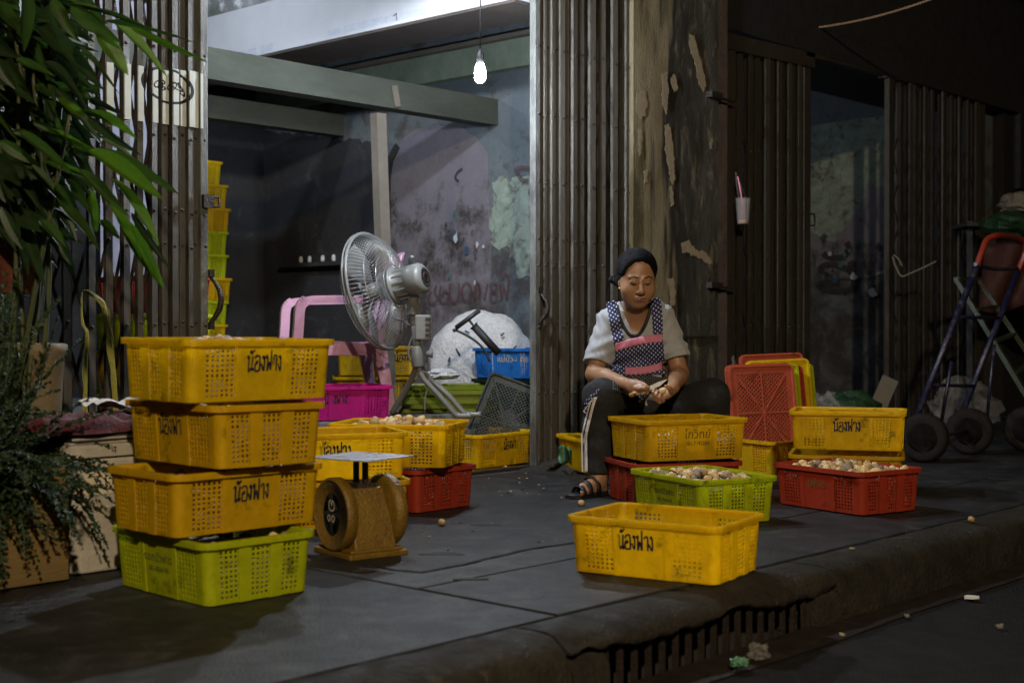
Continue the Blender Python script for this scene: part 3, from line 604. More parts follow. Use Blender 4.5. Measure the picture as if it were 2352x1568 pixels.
# a sodium street lamp across the road, behind the viewpoint
sl_ = empty('street_lamp', (-2.6,-3.6,-.17), math.radians(45), 'tall street lamp standing across the road', 'street lamp')
b = MB(); b.tube([(0,0,0),(0,0,2),(0,0,4.1),(.3,0,4.4),(.9,0,4.5)], [.07,.06,.05,.04,.035], 10); b.build('lamp_pole', M['iron'], sl_)
b = MB(); b.box((1.1,0,4.5), (.6,.22,.10)); b.build('lamp_head', M['iron'], sl_)
ld = bpy.data.lights.new('lamp_glow', 'AREA'); ld.shape = 'RECTANGLE'; ld.size = .4; ld.size_y = .16; ld.energy = STREET; ld.color = (1.0,.80,.54)
lo_ = bpy.data.objects.new('lamp_glow', ld); COL.objects.link(lo_); lo_.parent = sl_; lo_.location = (1.1,0,4.44); lo_.rotation_euler = (0, math.radians(-45), 0)
# ================================================================== perforated plastic crates
CL, CW, CLb, CWb, CH = .52, .388, .478, .335, .178       # rim length / width, base length / width, height
FLG = .014; TL, TW = CL/2-FLG, CW/2-FLG; BL, BW = CLb/2, CWb/2; RC = .026; TH = .0032
def wall_mesh(name, lt, lb, wt, wb, segs, rows=10):
    """one wall of a crate: outer face towards -y; straight run plus the rounded corner at its +x end"""
    b = MB(); zlo, zhi = .004, CH-.004
    def pt(u, v, off):       # u metres along the bottom straight (-1..1), v height 0..1, off outward
        hl = (lb-RC)+(lt-lb)*v; y = -(wb+(wt-wb)*v)-off; return (u*hl, y, zlo+(zhi-zlo)*v)
    tot = sum(s[0] for s in segs); x = 0
    for w, kind, off in segs:
        u0 = -1+2*x/tot; x += w; u1 = -1+2*x/tot
        if kind == 0: us = [u0, u1]; vs = [0, 1]; hole = set()
        else:
            us = [u0]; n = kind; p = (u1-u0)/n
            for k in range(n): us += [u0+p*(k+.21), u0+p*(k+.79)]
            us.append(u1); vs = [0]; r0, r1 = .07, .875; q = (r1-r0)/rows
            for k in range(rows): vs += [r0+q*(k+.2), r0+q*(k+.78)]
            vs.append(1); hole = {(2*i+1, 2*j+1) for i in range(n) for j in range(rows)}
        nu, nv = len(us), len(vs)
        V = [pt(u, v, off) for u in us for v in vs]+[pt(u, v, off-TH) for u in us for v in vs]; K = nu*nv; F = []
        for i in range(nu-1):
            for j in range(nv-1):
                a, b_, c_, d = i*nv+j, (i+1)*nv+j, (i+1)*nv+j+1, i*nv+j+1
                if (i, j) in hole:
                    F += [(a, b_, b_+K, a+K), (b_, c_, c_+K, b_+K), (c_, d, d+K, c_+K), (d, a, a+K, d+K)]
                else: F += [(a, b_, c_, d), (d+K, c_+K, b_+K, a+K)]
        # rims of the panel
        for i in range(nu-1): F += [((i+1)*nv, i*nv, i*nv+K, (i+1)*nv+K), (i*nv+nv-1, (i+1)*nv+nv-1, (i+1)*nv+nv-1+K, i*nv+nv-1+K)]
        for j in range(nv-1): F += [(j, j+1, j+1+K, j+K), ((nu-1)*nv+j+1, (nu-1)*nv+j, (nu-1)*nv+j+K, (nu-1)*nv+j+1+K)]
        b.add(V, F)
    # rounded corner
    V = []; n = 5
    for k in range(n+1):
        a = -math.pi/2+math.pi/2*k/n
        for v in (0, 1):
            hl = (lb-RC)+(lt-lb)*v; hw = (wb-RC)+(wt-wb)*v
            for r in (RC, RC-TH): V.append((hl+r*math.cos(a), -hw+r*math.sin(a), zlo+(zhi-zlo)*v))
    F = []
    for k in range(n):
        o = 4*k; F += [(o, o+4, o+6, o+2), (o+5, o+1, o+3, o+7), (o+2, o+6, o+7, o+3), (o+4, o, o+1, o+5)]
    b.add(V, F)
    return b.mesh(name, M['yellow'])
segL = [(.05,0,0),(.225,6,0),(.055,0,.005),(.34,0,.0025),(.055,0,.005),(.225,6,0),(.05,0,0)]
segS = [(.05,0,0),(.205,4,0),(.14,0,.005),(.21,4,0),(.14,0,.005),(.205,4,0),(.05,0,0)]
ME_L = wall_mesh('long_wall', TL, BL, TW, BW, segL); ME_S = wall_mesh('short_wall', TW, BW, TL, BL, segS)
b = MB(); p1 = rrect(BL-.003, BW-.003, RC); b.prism(p1, .003, .007)
for k in range(-2, 3): b.box((k*.09, 0, .0085), (.008, CWb-.02, .003))
ME_B = b.mesh('base', M['yellow'])
b = MB(); V = []; n = 24
outl = [rrect(TL-TH*.5, TW-TH*.5, RC), rrect(TL+FLG, TW+FLG, RC+FLG), rrect(TL+FLG, TW+FLG, RC+FLG), rrect(TL+FLG-.003, TW+FLG-.003, RC+FLG), rrect(TL+FLG-.003, TW+FLG-.003, RC+FLG), rrect(TL+.002, TW+.002, RC), rrect(TL-TH*1.2, TW-TH*1.2, RC)]
zz = [CH, CH, CH-.018, CH-.018, CH-.0045, CH-.0045, CH-.012]; n = len(outl[0])
b.add([(x, y, z) for o_, z in zip(outl, zz) for x, y in o_], [(i*n+k, (i+1)*n+k, (i+1)*n+(k+1) % n, i*n+(k+1) % n) for i in range(len(zz)-1) for k in range(n)]+[((len(zz)-1)*n+k, k, (k+1) % n, (len(zz)-1)*n+(k+1) % n) for k in range(n)])
ME_R = b.mesh('rim', M['yellow'])
GLY = {'n': (.52, [[(.02,.80),(.07,.96),(.14,.86),(.08,.76),(.14,.86),(.13,.02),(.26,.16),(.40,.04),(.46,.12),(.40,.2),(.38,.1),(.42,.95)]]), 't': (0, [[(-.30,1.10),(-.24,1.26),(-.16,1.16),(-.22,1.08),(-.12,1.14),(.02,1.34)]]),
  'o': (.50, [[(.14,.52),(.2,.6),(.24,.5),(.14,.44),(.08,.5),(.06,.12),(.14,.0),(.38,.02),(.42,.12),(.42,.78),(.34,.93),(.14,.92),(.06,.78)]]), 'g': (.36, [[(.12,.80),(.18,.94),(.25,.84),(.19,.74),(.25,.84),(.24,.04),(.02,.46)]]),
  'f': (.54, [[(.02,.82),(.08,.95),(.14,.84),(.08,.74),(.13,.84),(.12,.02),(.27,.58),(.40,.04),(.44,1.30)]]), 'a': (.36, [[(.04,.74),(.10,.92),(.24,.94),(.29,.8),(.28,.0)]])}
def hand_text(seq, w, hgt, seed=0, sw=.0058):
    r = random.Random(seed); x = 0; L = []
    for chx in seq:
        adv, st = GLY[chx]
        for s in st: L.append([(x+px+r.uniform(-.025,.025), py+r.uniform(-.035,.035)) for px, py in s])
        x += adv
    k = w/x; b = MB(); i = 0
    for s in L:
        pts = spline([Vector((p[0]*k-w/2, 0, p[1]*hgt)) for p in s], 5); ribbon(b, [p+Vector((0,-.0002*(i % 3),0)) for p in pts], sw*r.uniform(.85,1.15), (0,-1,0)); i += 1
    return b
def font_text(s, size, m, ext=.0003):
    c = bpy.data.curves.new('lettering', 'FONT'); c.body = s; c.size = size; c.align_x = 'CENTER'; c.extrude = ext; c.resolution_u = 2
    o = bpy.data.objects.new('tmp', c); COL.objects.link(o); dg = bpy.context.evaluated_depsgraph_get(); me = bpy.data.meshes.new_from_object(o.evaluated_get(dg))
    COL.objects.unlink(o); bpy.data.objects.remove(o); me.materials.clear(); me.materials.append(m); me.name = 'lettering'; return me
TILT = math.atan((TW-BW)/CH); TILTS = math.atan((TL-BL)/CH)
def crate(x, y, z, yaw, m, label, group=None, text=None, tilt=(0,0), seed=0, tm='marker', sx=0):
    """text: None | 'hand' | (line, line2) ; drawn on the long side that looks at the street"""
    e = empty('crate', (x, y, z), 0, label, 'crate', group); e.rotation_euler = (math.radians(tilt[0]), math.radians(tilt[1]), math.radians(yaw))
    for k in (0, 1):
        o = obj('long_wall', ME_L, e, M[m]); o.rotation_euler.z = math.pi*k
        o = obj('short_wall', ME_S, e, M[m]); o.rotation_euler.z = math.pi/2+math.pi*k
    obj('base', ME_B, e, M[m]); obj('rim', ME_R, e, M[m])
    if text:
        nrm = Vector((math.sin(math.radians(yaw)), -math.cos(math.radians(yaw)))); s = 0 if nrm.dot(Vector((-x, -y))) > 0 else 1
        R_ = Matrix.Rotation(math.pi*s, 4, 'Z')
        def put(o, xo, zo):
            v = zo/CH; o.matrix_basis = R_ @ Matrix.Translation((xo, -(BW+(TW-BW)*v)-.0042, zo)) @ Matrix.Rotation(TILT, 4, 'X') @ o.matrix_basis
        if text == 'hand':
            o = hand_text('ntogfag' if seed % 5 != 4 else 'ntogfa', .122, .046, seed).build('lettering', M[tm], e); put(o, sx, .088)
        else:
            for ln_, sz, zo in text:
                o = obj('lettering', font_text(ln_, sz, M[tm]), e); o.matrix_basis = Matrix.Rotation(math.pi/2, 4, 'X'); put(o, sx, zo)
    return e
gS = 'crates in the tall stack on the left'
C = {}
C['s1'] = crate(2.329,3.333,0,87.7,'lime','lime green crate at the bottom of the left foreground stack',gS,(('ดอกบัวฟาง',.034,.10),('081-9566743',.020,.072)),tm='stencilg')
C['s2'] = crate(2.346,3.337,.184,-1.7,'orange','amber crate second from the bottom of the left foreground stack',gS,'hand',seed=1)
C['s3'] = crate(2.375,3.340,.369,87.2,'orange','amber crate second from the top of the left foreground stack',gS,'hand',seed=4,tilt=(.4,0))
C['s4'] = crate(2.385,3.330,.553,-1.6,'yellow','yellow mushroom crate on top of the left foreground stack',gS,'hand',tilt=(.8,.2),seed=2)
C['front'] = crate(3.449,2.516,.003,101.5,'yellow2','empty bright yellow crate standing alone at the kerb edge','crates on the pavement','hand',seed=3,sx=-.02)
C['lime'] = crate(4.543,3.138,.003,69.1,'lime','lime green crate full of cut mushrooms in front of the woman','crates on the pavement',(('ดอกบัวฟาง',.034,.10),('081-9566743',.020,.072)),tm='stencilg')
C['red'] = crate(5.202,2.854,.003,75.6,'red','red crate full of whole mushrooms right of the lime crate','crates on the pavement',(('เฟรช',.05,.095),),tm='stencil')
C['orange'] = crate(4.918,3.53,.190,-24.7,'orange','amber crate at the knees of the seated woman','crates on the pavement',(('โกวิทย์',.05,.098),('081-7192254',.022,.068)),tm='stencil')
C['redu'] = crate(4.905,3.545,.004,-31,'red','dark red crate under the amber crate at the knees of the woman','crates on the pavement')
C['yrt'] = crate(5.715,3.125,.205,116,'yellow2','yellow crate resting on another, at right before the hand truck','crates on the pavement','hand',seed=5)
C['yrtu'] = crate(5.745,3.15,.003,117,'orange','amber crate under the right-hand yellow crate before the hand truck','crates on the pavement')
C['lids'] = crate(6.235,3.90,.003,75,'orange','amber crate holding the leaning coral and yellow lids','crates on the pavement')
C['shin'] = crate(5.62,4.50,.012,60,'yellow2','yellow crate tucked behind the left shin of the woman by the gate','crates on the pavement')
C['red2'] = crate(3.971,4.278,.004,92.4,'red','red crate with mushrooms on the pavement behind the weighing scale','crates on the pavement')
C['ym'] = crate(3.895,4.225,.190,119.9,'yellow2','yellow crate heaped with peeled mushrooms on top of a red crate','crates on the pavement')
C['yf'] = crate(3.423,4.097,.185,152.7,'yellow2','empty yellow crate above the scale, with its rim corner broken','crates on the pavement','hand',seed=6,sx=-.03)
C['yfu'] = crate(3.43,4.085,.004,150,'orange','amber crate under the empty yellow crate behind the scale','crates on the pavement')
C['inn'] = crate(5.33,5.125,.024,4,'yellow2','yellow crate just inside the doorway beside the brown gate','crates inside the doorway','hand',seed=7,sx=.03)
C['mag'] = crate(4.66,5.555,.283,159,'magenta','magenta crate behind the yellow mushroom crate in the doorway','crates inside the doorway','hand',seed=8,sx=-.06)
C['io'] = crate(5.72,6.40,.468,137,'orange','amber crate behind the fan stand, upper of two','crates inside the doorway','hand',seed=9,sx=.16)
C['iou'] = crate(5.70,6.42,.284,140,'orange','amber crate behind the fan stand, lower of two','crates inside the doorway')
C['blue'] = crate(6.0,5.42,.466,97,'blue','blue crate with gold lettering holding the hand pump','crates inside the doorway',(('แม่บัว-อุทัย',.052,.098),),tm='gold',sx=.045)
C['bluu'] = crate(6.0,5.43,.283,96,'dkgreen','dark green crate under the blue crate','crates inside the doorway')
gI = 'crates in the tall stack at the back of the room'
for k, m in enumerate(['yellow','lime','yellow','lime','orange','lime','lime','orange','orange','yellow']):
    names_ = ['lowest','second','third','fourth','fifth','sixth','seventh','eighth','ninth','topmost']; nm = {'yellow':'yellow','lime':'lime green','orange':'amber'}[m]
    crate(5.47+[0,.02,-.01,0,.03,0,0,.02,0,-.05][k], 8.16, .284+k*.163-.0, [0,3,-2,2,4,0,1,2,-3,0][k], m, f'{nm} crate inside at the back wall, {names_[k]} of its tall stack', gI)
for k, m in enumerate(['lime','orange','lime','red']):
    crate(3.775, 5.90, .284+k*.184, [94,90,93,88][k], m, ['lime green crate lowest of the stack behind the left gate','amber crate second of the stack behind the left gate','lime green crate third of the stack behind the left gate','red crate topmost of the stack behind the left gate'][k], 'crates behind the left gate')
# ------------------------------------------------------------------ mushrooms
def egg(cut=None, seed=0, lo=False):
    r = random.Random(seed); b = MB(); nu, nv = (8, 5) if lo else (12, 8); V = []; 
    for j in range(nv+1):
        t = math.pi*j/nv; z = -math.cos(t); rr = math.sin(t)*(1-.16*z)
        for i in range(nu):
            a = 2*math.pi*i/nu; q = 1+.10*mnoise.noise((math.cos(a)*1.3+seed, math.sin(a)*1.3, z*1.3))+.03*mnoise.noise((math.cos(a)*4+seed, math.sin(a)*4, z*4))
            V.append(Vector((rr*q*math.cos(a)*.78, rr*q*math.sin(a)*.78, z*1.08)))
    if cut == 'half': V = [Vector((v.x, max(v.y, -.06), v.z)) for v in V]
    if cut == 'end': V = [Vector((v.x, v.y, max(v.z, -.62))) for v in V]
    F = [(j*nu+i, j*nu+(i+1) % nu, (j+1)*nu+(i+1) % nu, (j+1)*nu+i) for j in range(nv) for i in range(nu)]
    for f in F:
        c_ = sum((V[i] for i in f), Vector())/4
        b.mi = 1 if (cut == 'half' and c_.y < -.05) or (cut == 'end' and c_.z < -.6) else 0
        b.add([V[i] for i in f], [(0,1,2,3)], b.mi == 0)
    me = b.mesh('mushroom', [M['mush'], M['mushcut']]); bmq = bmesh.new(); bmq.from_mesh(me); bmesh.ops.remove_doubles(bmq, verts=bmq.verts, dist=.0005); bmesh.ops.dissolve_degenerate(bmq, edges=bmq.edges, dist=.0001); bmq.to_mesh(me); bmq.free(); return me
EGG = [egg(None, s) for s in (1,2,3)]; EGGC = [egg('half', s) for s in (4,5)]; EGGE = [egg('end', s) for s in (6,7)]
EGGLO = egg(None, 9, True); lo_v = [v.co.copy() for v in EGGLO.vertices]; lo_f = [tuple(p.vertices) for p in EGGLO.polygons]
def mushroom(p, s, meshes, label, group, mm=None, parent=None):
    o = bpy.data.objects.new('mushroom', rm.choice(meshes)); COL.objects.link(o); o.location = p; o.scale = (s*rm.uniform(.85,1.15), s*rm.uniform(.85,1.15), s*rm.uniform(.85,1.15))
    o.rotation_euler = (rm.uniform(0,6.3), rm.uniform(0,6.3), rm.uniform(0,6.3)); tag(o, label, 'mushroom', group)
    m = mm or rm.choice(['mush','mush','mushpale','mushdark']); o.material_slots[0].link = 'OBJECT'; o.material_slots[0].material = M[m]; return o
rm = random.Random(11)
def fill(cr_, level, n, s, meshes, label, group, heap=.0, region=None, mats=None, filler=True, lumps=150):
    e = C[cr_]; mw = Matrix.Translation(e.location) @ e.rotation_euler.to_matrix().to_4x4()
    if filler:
        b = MB(); v = level/CH; hl = BL+(TL-BL)*v-.012; hw = BW+(TW-BW)*v-.012
        b.prism(rrect(BL-.022, BW-.022, .02), .012, max(.03, level-.03))
        for k in range(lumps):
            side = rm.random(); z = rm.uniform(.02, level-.012)
            hlz = BL+(TL-BL)*z/CH-.006; hwz = BW+(TW-BW)*z/CH-.006; r = s*rm.uniform(.8,1.1)
            if side < .57: p = Vector((rm.uniform(-hlz+r, hlz-r), rm.choice((-1,1))*(hwz-r*.9), z))
            else: p = Vector((rm.choice((-1,1))*(hlz-r*.9), rm.uniform(-hwz+r, hwz-r), z))
            R_ = Euler((rm.uniform(0,6), rm.uniform(0,6), rm.uniform(0,6))).to_matrix()
            b.add([p+R_ @ (q*r) for q in lo_v], lo_f, True)
        o = b.build('mushroom_heap', M['mushdark']); o.matrix_world = mw; tag(o, 'mushrooms packed below the top layer in the '+group.split('mushrooms in the ')[-1], 'mushrooms', kind='stuff')  # dark tone paints the shade seen through the crate holes
    pts = []; tries = 0
    while len(pts) < n and tries < n*60:
        tries += 1; hl = TL-.03; hw = TW-.03; x = rm.uniform(-hl, hl); y = rm.uniform(-hw, hw)
        if region and not region(x, y): continue
        if any((x-q[0])**2+(y-q[1])**2 < (s*1.15)**2 for q in pts): continue
        pts.append((x, y)); h = heap*max(0, 1-(x/hl)**2)*max(0, 1-(y/hw)**2)
        mushroom(mw @ Vector((x, y, level-.012+h+rm.uniform(-.006,.010))), s*rm.uniform(.8,1.15), meshes, label, group, rm.choice(mats) if mats else None)
fill('red', .166, 80, .0215, EGG, 'pale whole mushroom heaped in the red crate on the right', 'mushrooms in the right red crate', .022, mats=['mushpale','mushpale','mush','mushdark'])
fill('lime', .160, 105, .0195, EGG+EGGC+EGGC+EGGE, 'cut or trimmed mushroom heaped in the lime crate', 'mushrooms in the lime crate', .028, mats=['mushpale','mush','mushpale','mushdark'])
fill('s4', .156, 46, .0215, EGG, 'mushroom in the top yellow crate of the left stack', 'mushrooms in the top stack crate', .016, region=lambda x, y: y > -.12)
fill('s3', .150, 14, .0215, EGG, 'mushroom in the second crate from the top of the left stack', 'mushrooms in the second stack crate', .006, region=lambda x, y: abs(x) > .18)
fill('s2', .152, 22, .0215, EGG, 'mushroom showing at the corner of the third crate of the left stack', 'mushrooms in the third stack crate', .012, region=lambda x, y: abs(x) > .17)
fill('s1', .152, 30, .0215, EGG, 'mushroom showing at the rim of the lowest crate of the left stack', 'mushrooms in the bottom lime stack crate', .012, region=lambda x, y: abs(x) > .17)
fill('ym', .150, 44, .0235, EGG+EGGE+EGGC, 'large peeled mushroom heaped in the yellow doorway crate', 'mushrooms in the yellow doorway crate', .05, mats=['mushpale','mush','mushpale'])
fill('red2', .142, 26, .0245, EGG, 'brown mushroom in the red crate behind the scale', 'mushrooms in the red doorway crate', .008)
fill('orange', .108, 12, .021, EGG+EGGC, 'peeled mushroom lying in the amber crate at the knees of the woman', 'mushrooms in the amber crate', 0, mats=['mushpale'], lumps=90)
for px, py, s, lb in ((1015,1207,.019,'single brown mushroom lying alone on the pavement before the red crate'),(1335,1160,.017,'single brown mushroom on the pavement just below the sandal'),(2232,1199,.017,'single brown mushroom near the kerb at far right'),(1160,1076,.016,'small pale mushroom lying on the doorway threshold')):
    g = G(px, py+3); o = mushroom((g.x, g.y, s*.72+.004), s, EGG, lb, 'stray mushrooms on the pavement', 'mush' if px != 1160 else 'mushpale'); o.rotation_euler.x = 1.4; o.rotation_euler.y = 0
# ------------------------------------------------------------------ crate lids
def lid_mesh():
    b = MB(); a, c = .255, .188; o1 = rrect(a, c, .03); o2 = rrect(a-.010, c-.010, .025); o3 = rrect(a-.014, c-.014, .022); o4 = rrect(a-.045, c-.045, .008); n = len(o1)
    loops = [(o1, -.012), (o1, .012), (o2, .012), (o3, .002), (o4, .002), (o4, -.002), (o3, -.002), (o2, -.012)]
    b.add([(x, y, z) for L_, z in loops for x, y in L_], [(i*n+k, ((i+1) % 8)*n+k, ((i+1) % 8)*n+(k+1) % n, i*n+(k+1) % n) for i in range(8) for k in range(n)])
    return b.mesh('lid_frame', M['lidred'])
def lid_grid():
    b = MB(); A, Bq = .212, .145; st = .0155
    for s in (1, -1):
        k = -A-Bq
        while k < A+Bq:
            # line x - s*y = k clipped to the rectangle
            pts = []
            for y in (-Bq, Bq):
                x = k+s*y
                if -A <= x <= A: pts.append((x, y))
            for x in (-A, A):
                y = (x-k)*s
                if -Bq < y < Bq: pts.append((x, y))
            if len(pts) >= 2 and (Vector(pts[0])-Vector(pts[1])).length > .01: b.bar((*pts[0], .0005*s), (*pts[1], .0005*s), .0045, .0025)
            k += st*1.41
    return b.mesh('lid_mesh', M['lidred'])
def lid_ribs():
    b = MB()
    for k in range(8):
        a = math.pi*2*k/8; x, y = .215*math.cos(a)*1.3, .15*math.sin(a)*1.3; x = max(-.213, min(.213, x)); y = max(-.146, min(.146, y)); b.bar((0,0,.001+.0002*k), (x, y, .001+.0002*k), .007, .005)
    return b.mesh('lid_rib', M['lidred'])
LF, LG, LR = lid_mesh(), lid_grid(), lid_ribs()
def lid(mw, m, label, group):
    e = empty('plastic_tray', (0,0,0), 0, label.replace('lid', 'tray'), 'tray', group); e.matrix_world = mw
    obj('lid_frame', LF, e, M[m]); obj('lid_grid', LG, e, M[m]); obj('lid_ribs', LR, e, M[m]); return e
def stand(px, py, t, roll=0, lean=12, yaw=0):
    """lid standing on end: top edge middle at the pixel; face towards the camera, leaning back"""
    p = T(px, py, t); f = Vector((FW[0], FW[1], 0)); r = Vector((RT[0], RT[1], 0))
    up = Vector((0,0,1)); Rl = Matrix.Rotation(math.radians(-lean), 3, r); up2 = (Rl @ up); 
    if up2.dot(f) < 0: up2 = Matrix.Rotation(math.radians(lean), 3, r) @ up
    nrm = r.cross(up2); 
    if nrm.dot(f) > 0: nrm = -nrm
    Y_ = nrm.cross(up2); Q = Matrix((up2, Y_, nrm)).transposed().to_4x4()
    Q = Matrix.Rotation(math.radians(yaw), 4, 'Z') @ Q @ Matrix.Rotation(math.radians(roll), 4, 'Z')
    c_ = p-up2*.255; return Matrix.Translation(c_) @ Q
gL = 'crate lids standing in the amber crate'
lid(stand(1752,838,7.26,1.5,8,14), 'lidred', 'front coral red lid of the leaning lids', gL)
lid(stand(1746,836,7.30,1.5,8,14), 'lidred', 'coral lid just behind the front one, edge showing at left', gL)
lid(stand(1764,837,7.34,1.5,8,14), 'lime', 'lime lid showing as a thin edge behind the front coral lid', gL)
lid(stand(1776,842,7.38,2,8,14), 'red', 'dark red lid showing at the right of the front coral lid', gL)
lid(stand(1791,826,7.43,2.5,7,14), 'yellow', 'yellow lid behind the coral lids', gL)
lid(stand(1800,838,7.47,2,7,14), 'lime', 'lime lid, a green edge at the right of the yellow lid', gL)
lid(stand(1776,812,7.52,2,6,14), 'lidred', 'coral lid rearmost and highest of the leaning lids', gL)
for k in range(6):
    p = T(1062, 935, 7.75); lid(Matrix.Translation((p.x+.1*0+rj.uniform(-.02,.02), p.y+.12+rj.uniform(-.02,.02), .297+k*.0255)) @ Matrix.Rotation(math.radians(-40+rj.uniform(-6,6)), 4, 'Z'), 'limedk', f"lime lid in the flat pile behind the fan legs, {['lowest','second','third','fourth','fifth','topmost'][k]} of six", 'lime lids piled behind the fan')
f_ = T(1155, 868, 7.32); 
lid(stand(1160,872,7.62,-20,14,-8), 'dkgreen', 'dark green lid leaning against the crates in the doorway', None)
# ================================================================== implicit-surface modelling (used for the seated woman)
class Field:
    def __init__(s, lo, hi, h):
        s.lo = np.array(lo, float); s.h = h; s.n = np.ceil((np.array(hi)-s.lo)/h).astype(int)+1; s.D = np.full(s.n, 1., np.float32)
    def region(s, a, b):
        i0 = np.clip(np.floor((np.array(a)-s.lo)/s.h).astype(int), 0, s.n-1); i1 = np.clip(np.ceil((np.array(b)-s.lo)/s.h).astype(int)+1, 1, s.n)
        sl = tuple(slice(p, q) for p, q in zip(i0, i1)); g = [s.lo[k]+s.h*np.arange(i0[k], i1[k]) for k in range(3)]
        return sl, np.meshgrid(*g, indexing='ij')
    def put(s, d, sl, k, mode):
        o = s.D[sl]
        if mode == 'sub':
            hh = np.clip(.5-.5*(o+d)/max(k,1e-6), 0, 1); s.D[sl] = o*(1-hh)-d*hh+k*hh*(1-hh)
        else:
            hh = np.clip(.5+.5*(o-d)/max(k,1e-6), 0, 1); s.D[sl] = o*(1-hh)+d*hh-k*hh*(1-hh)
    def cone(s, a, b, ra, rb, k=.015, mode='add'):
        a = np.array(a, float); b = np.array(b, float); r = max(ra, rb)+k*2+s.h*2; sl, (X, Y, Z) = s.region(np.minimum(a, b)-r, np.maximum(a, b)+r)
        d = b-a; L = d@d+1e-12; t = np.clip(((X-a[0])*d[0]+(Y-a[1])*d[1]+(Z-a[2])*d[2])/L, 0, 1)
        q = np.sqrt((X-a[0]-t*d[0])**2+(Y-a[1]-t*d[1])**2+(Z-a[2]-t*d[2])**2)-(ra+(rb-ra)*t); s.put(q, sl, k, mode)
    def ell(s, c, r, R=None, k=.015, mode='add'):
        c = np.array(c, float); r = np.array(r, float); m = r.max()+k*2+s.h*2; sl, (X, Y, Z) = s.region(c-m, c+m)
        P = np.stack([X-c[0], Y-c[1], Z-c[2]], -1)
        if R is not None: P = P@np.array(R)
        k0 = np.sqrt(((P/r)**2).sum(-1)); k1 = np.sqrt(((P/r**2)**2).sum(-1))+1e-9; s.put((k0*(k0-1)/k1).astype(np.float32), sl, k, mode)
    def cut(s, fn):      # intersect with fn(X,Y,Z) < 0
        sl, (X, Y, Z) = s.region(s.lo-1, s.lo+s.h*s.n+1); s.D = np.maximum(s.D, fn(X, Y, Z).astype(np.float32))
    def sample(s, p):
        q = (np.array(p)-s.lo)/s.h; i = np.clip(np.round(q).astype(int), 0, s.n-1); return s.D[tuple(i)]
    def mesh(s):
        D = s.D; S = D < 0; nx, ny, nz = D.shape
        c = np.zeros((nx-1, ny-1, nz-1), np.uint8)
        for dx in (0,1):
            for dy in (0,1):
                for dz in (0,1): c += S[dx:nx-1+dx, dy:ny-1+dy, dz:nz-1+dz]
        I = np.argwhere((c > 0) & (c < 8)); idx = np.full(c.shape, -1, np.int32); idx[tuple(I.T)] = np.arange(len(I))
        acc = np.zeros((len(I), 3)); cnt = np.zeros(len(I)); cor = [(a, b_, c_) for a in (0,1) for b_ in (0,1) for c_ in (0,1)]
        for p in cor:
            for ax in range(3):
                if p[ax]: continue
                q = list(p); q[ax] = 1
                a = D[I[:,0]+p[0], I[:,1]+p[1], I[:,2]+p[2]]; b_ = D[I[:,0]+q[0], I[:,1]+q[1], I[:,2]+q[2]]; m = (a < 0) != (b_ < 0)
                t = np.where(m, a/np.where(m, a-b_, 1), 0); v = np.tile(np.array(p, float), (len(I), 1)); v[:,ax] += t; acc[m] += v[m]; cnt[m] += 1
        V = s.lo+s.h*(I+acc/cnt[:,None]); F = []
        for ax in range(3):
            sh = [slice(None)]*3; sh2 = [slice(None)]*3; sh[ax] = slice(0,-1); sh2[ax] = slice(1,None)
            E = np.argwhere(S[tuple(sh)] != S[tuple(sh2)]); u, w = [(1,2),(2,0),(0,1)][ax]
            ok = (E[:,u] > 0) & (E[:,w] > 0) & (E[:,u] < D.shape[u]-1) & (E[:,w] < D.shape[w]-1); E = E[ok]
            def at(du, dw): q = E.copy(); q[:,u] += du; q[:,w] += dw; return idx[tuple(q.T)]
            quad = np.stack([at(-1,-1), at(0,-1), at(0,0), at(-1,0)], 1); fl = S[tuple(sh)][tuple(E.T)]
            quad = np.where(fl[:,None], quad, quad[:, ::-1]); F.append(quad)
        return V, np.concatenate(F)
# local space of the figure: (lateral, distance, height) as seen from the street; converted to world on output
def LP(x, y, t): return np.array([(x-PCX)/PF*t, t, CAMZ-(y-PCY)/PF*t])
def loc2w(V): return np.stack([V[:,1]*FW[0]+V[:,0]*RT[0], V[:,1]*FW[1]+V[:,0]*RT[1], V[:,2]], 1)
def fobj(name, F_, m, parent=None, smooth=2):
    V, Q = F_.mesh(); me = bpy.data.meshes.new(name); me.from_pydata(loc2w(V).tolist(), [], [tuple(reversed(q)) for q in Q.tolist()]); me.polygons.foreach_set('use_smooth', [True]*len(me.polygons))
    me.materials.append(M[m]); me.update(); o = obj(name, me)
    if smooth: q = o.modifiers.new('smooth', 'SMOOTH'); q.factor = .5; q.iterations = smooth
    if parent is not None: o.parent = parent; o.matrix_parent_inverse = parent.matrix_world.inverted()
    return o
WO = to_w(.58, 6.35, 0)
woman = empty('person', WO, 0, 'seated woman in grey T-shirt and dotted apron peeling mushrooms with a knife', 'person')
bpy.context.view_layer.update()
J = {'hipL': LP(1428,952,6.62), 'hipR': LP(1518,952,6.62), 'knL': LP(1381,912,6.16), 'knR': LP(1634,912,6.42), 'anL': LP(1374,1096,6.16), 'anR': LP(1655,1085,6.50),
     'shL': LP(1390,742,6.50), 'shR': LP(1531,734,6.52), 'elL': LP(1366,860,6.40), 'elR': LP(1561,858,6.46), 'wrL': LP(1444,884,6.12), 'wrR': LP(1546,890,6.20),
     'pel': LP(1472,930,6.62), 'wai': LP(1466,858,6.58), 'che': LP(1460,775,6.54), 'nek': LP(1459,722,6.50), 'hd': LP(1463,640,6.36)}
HS = 1.06
Rh = np.array((Matrix.Rotation(math.radians(7), 3, 'Z') @ Matrix.Rotation(math.radians(15), 3, 'X')))      # head: turned a little, bowed
def H(x, y, z): return J['hd']+Rh@(np.array([x, y, z])*HS)
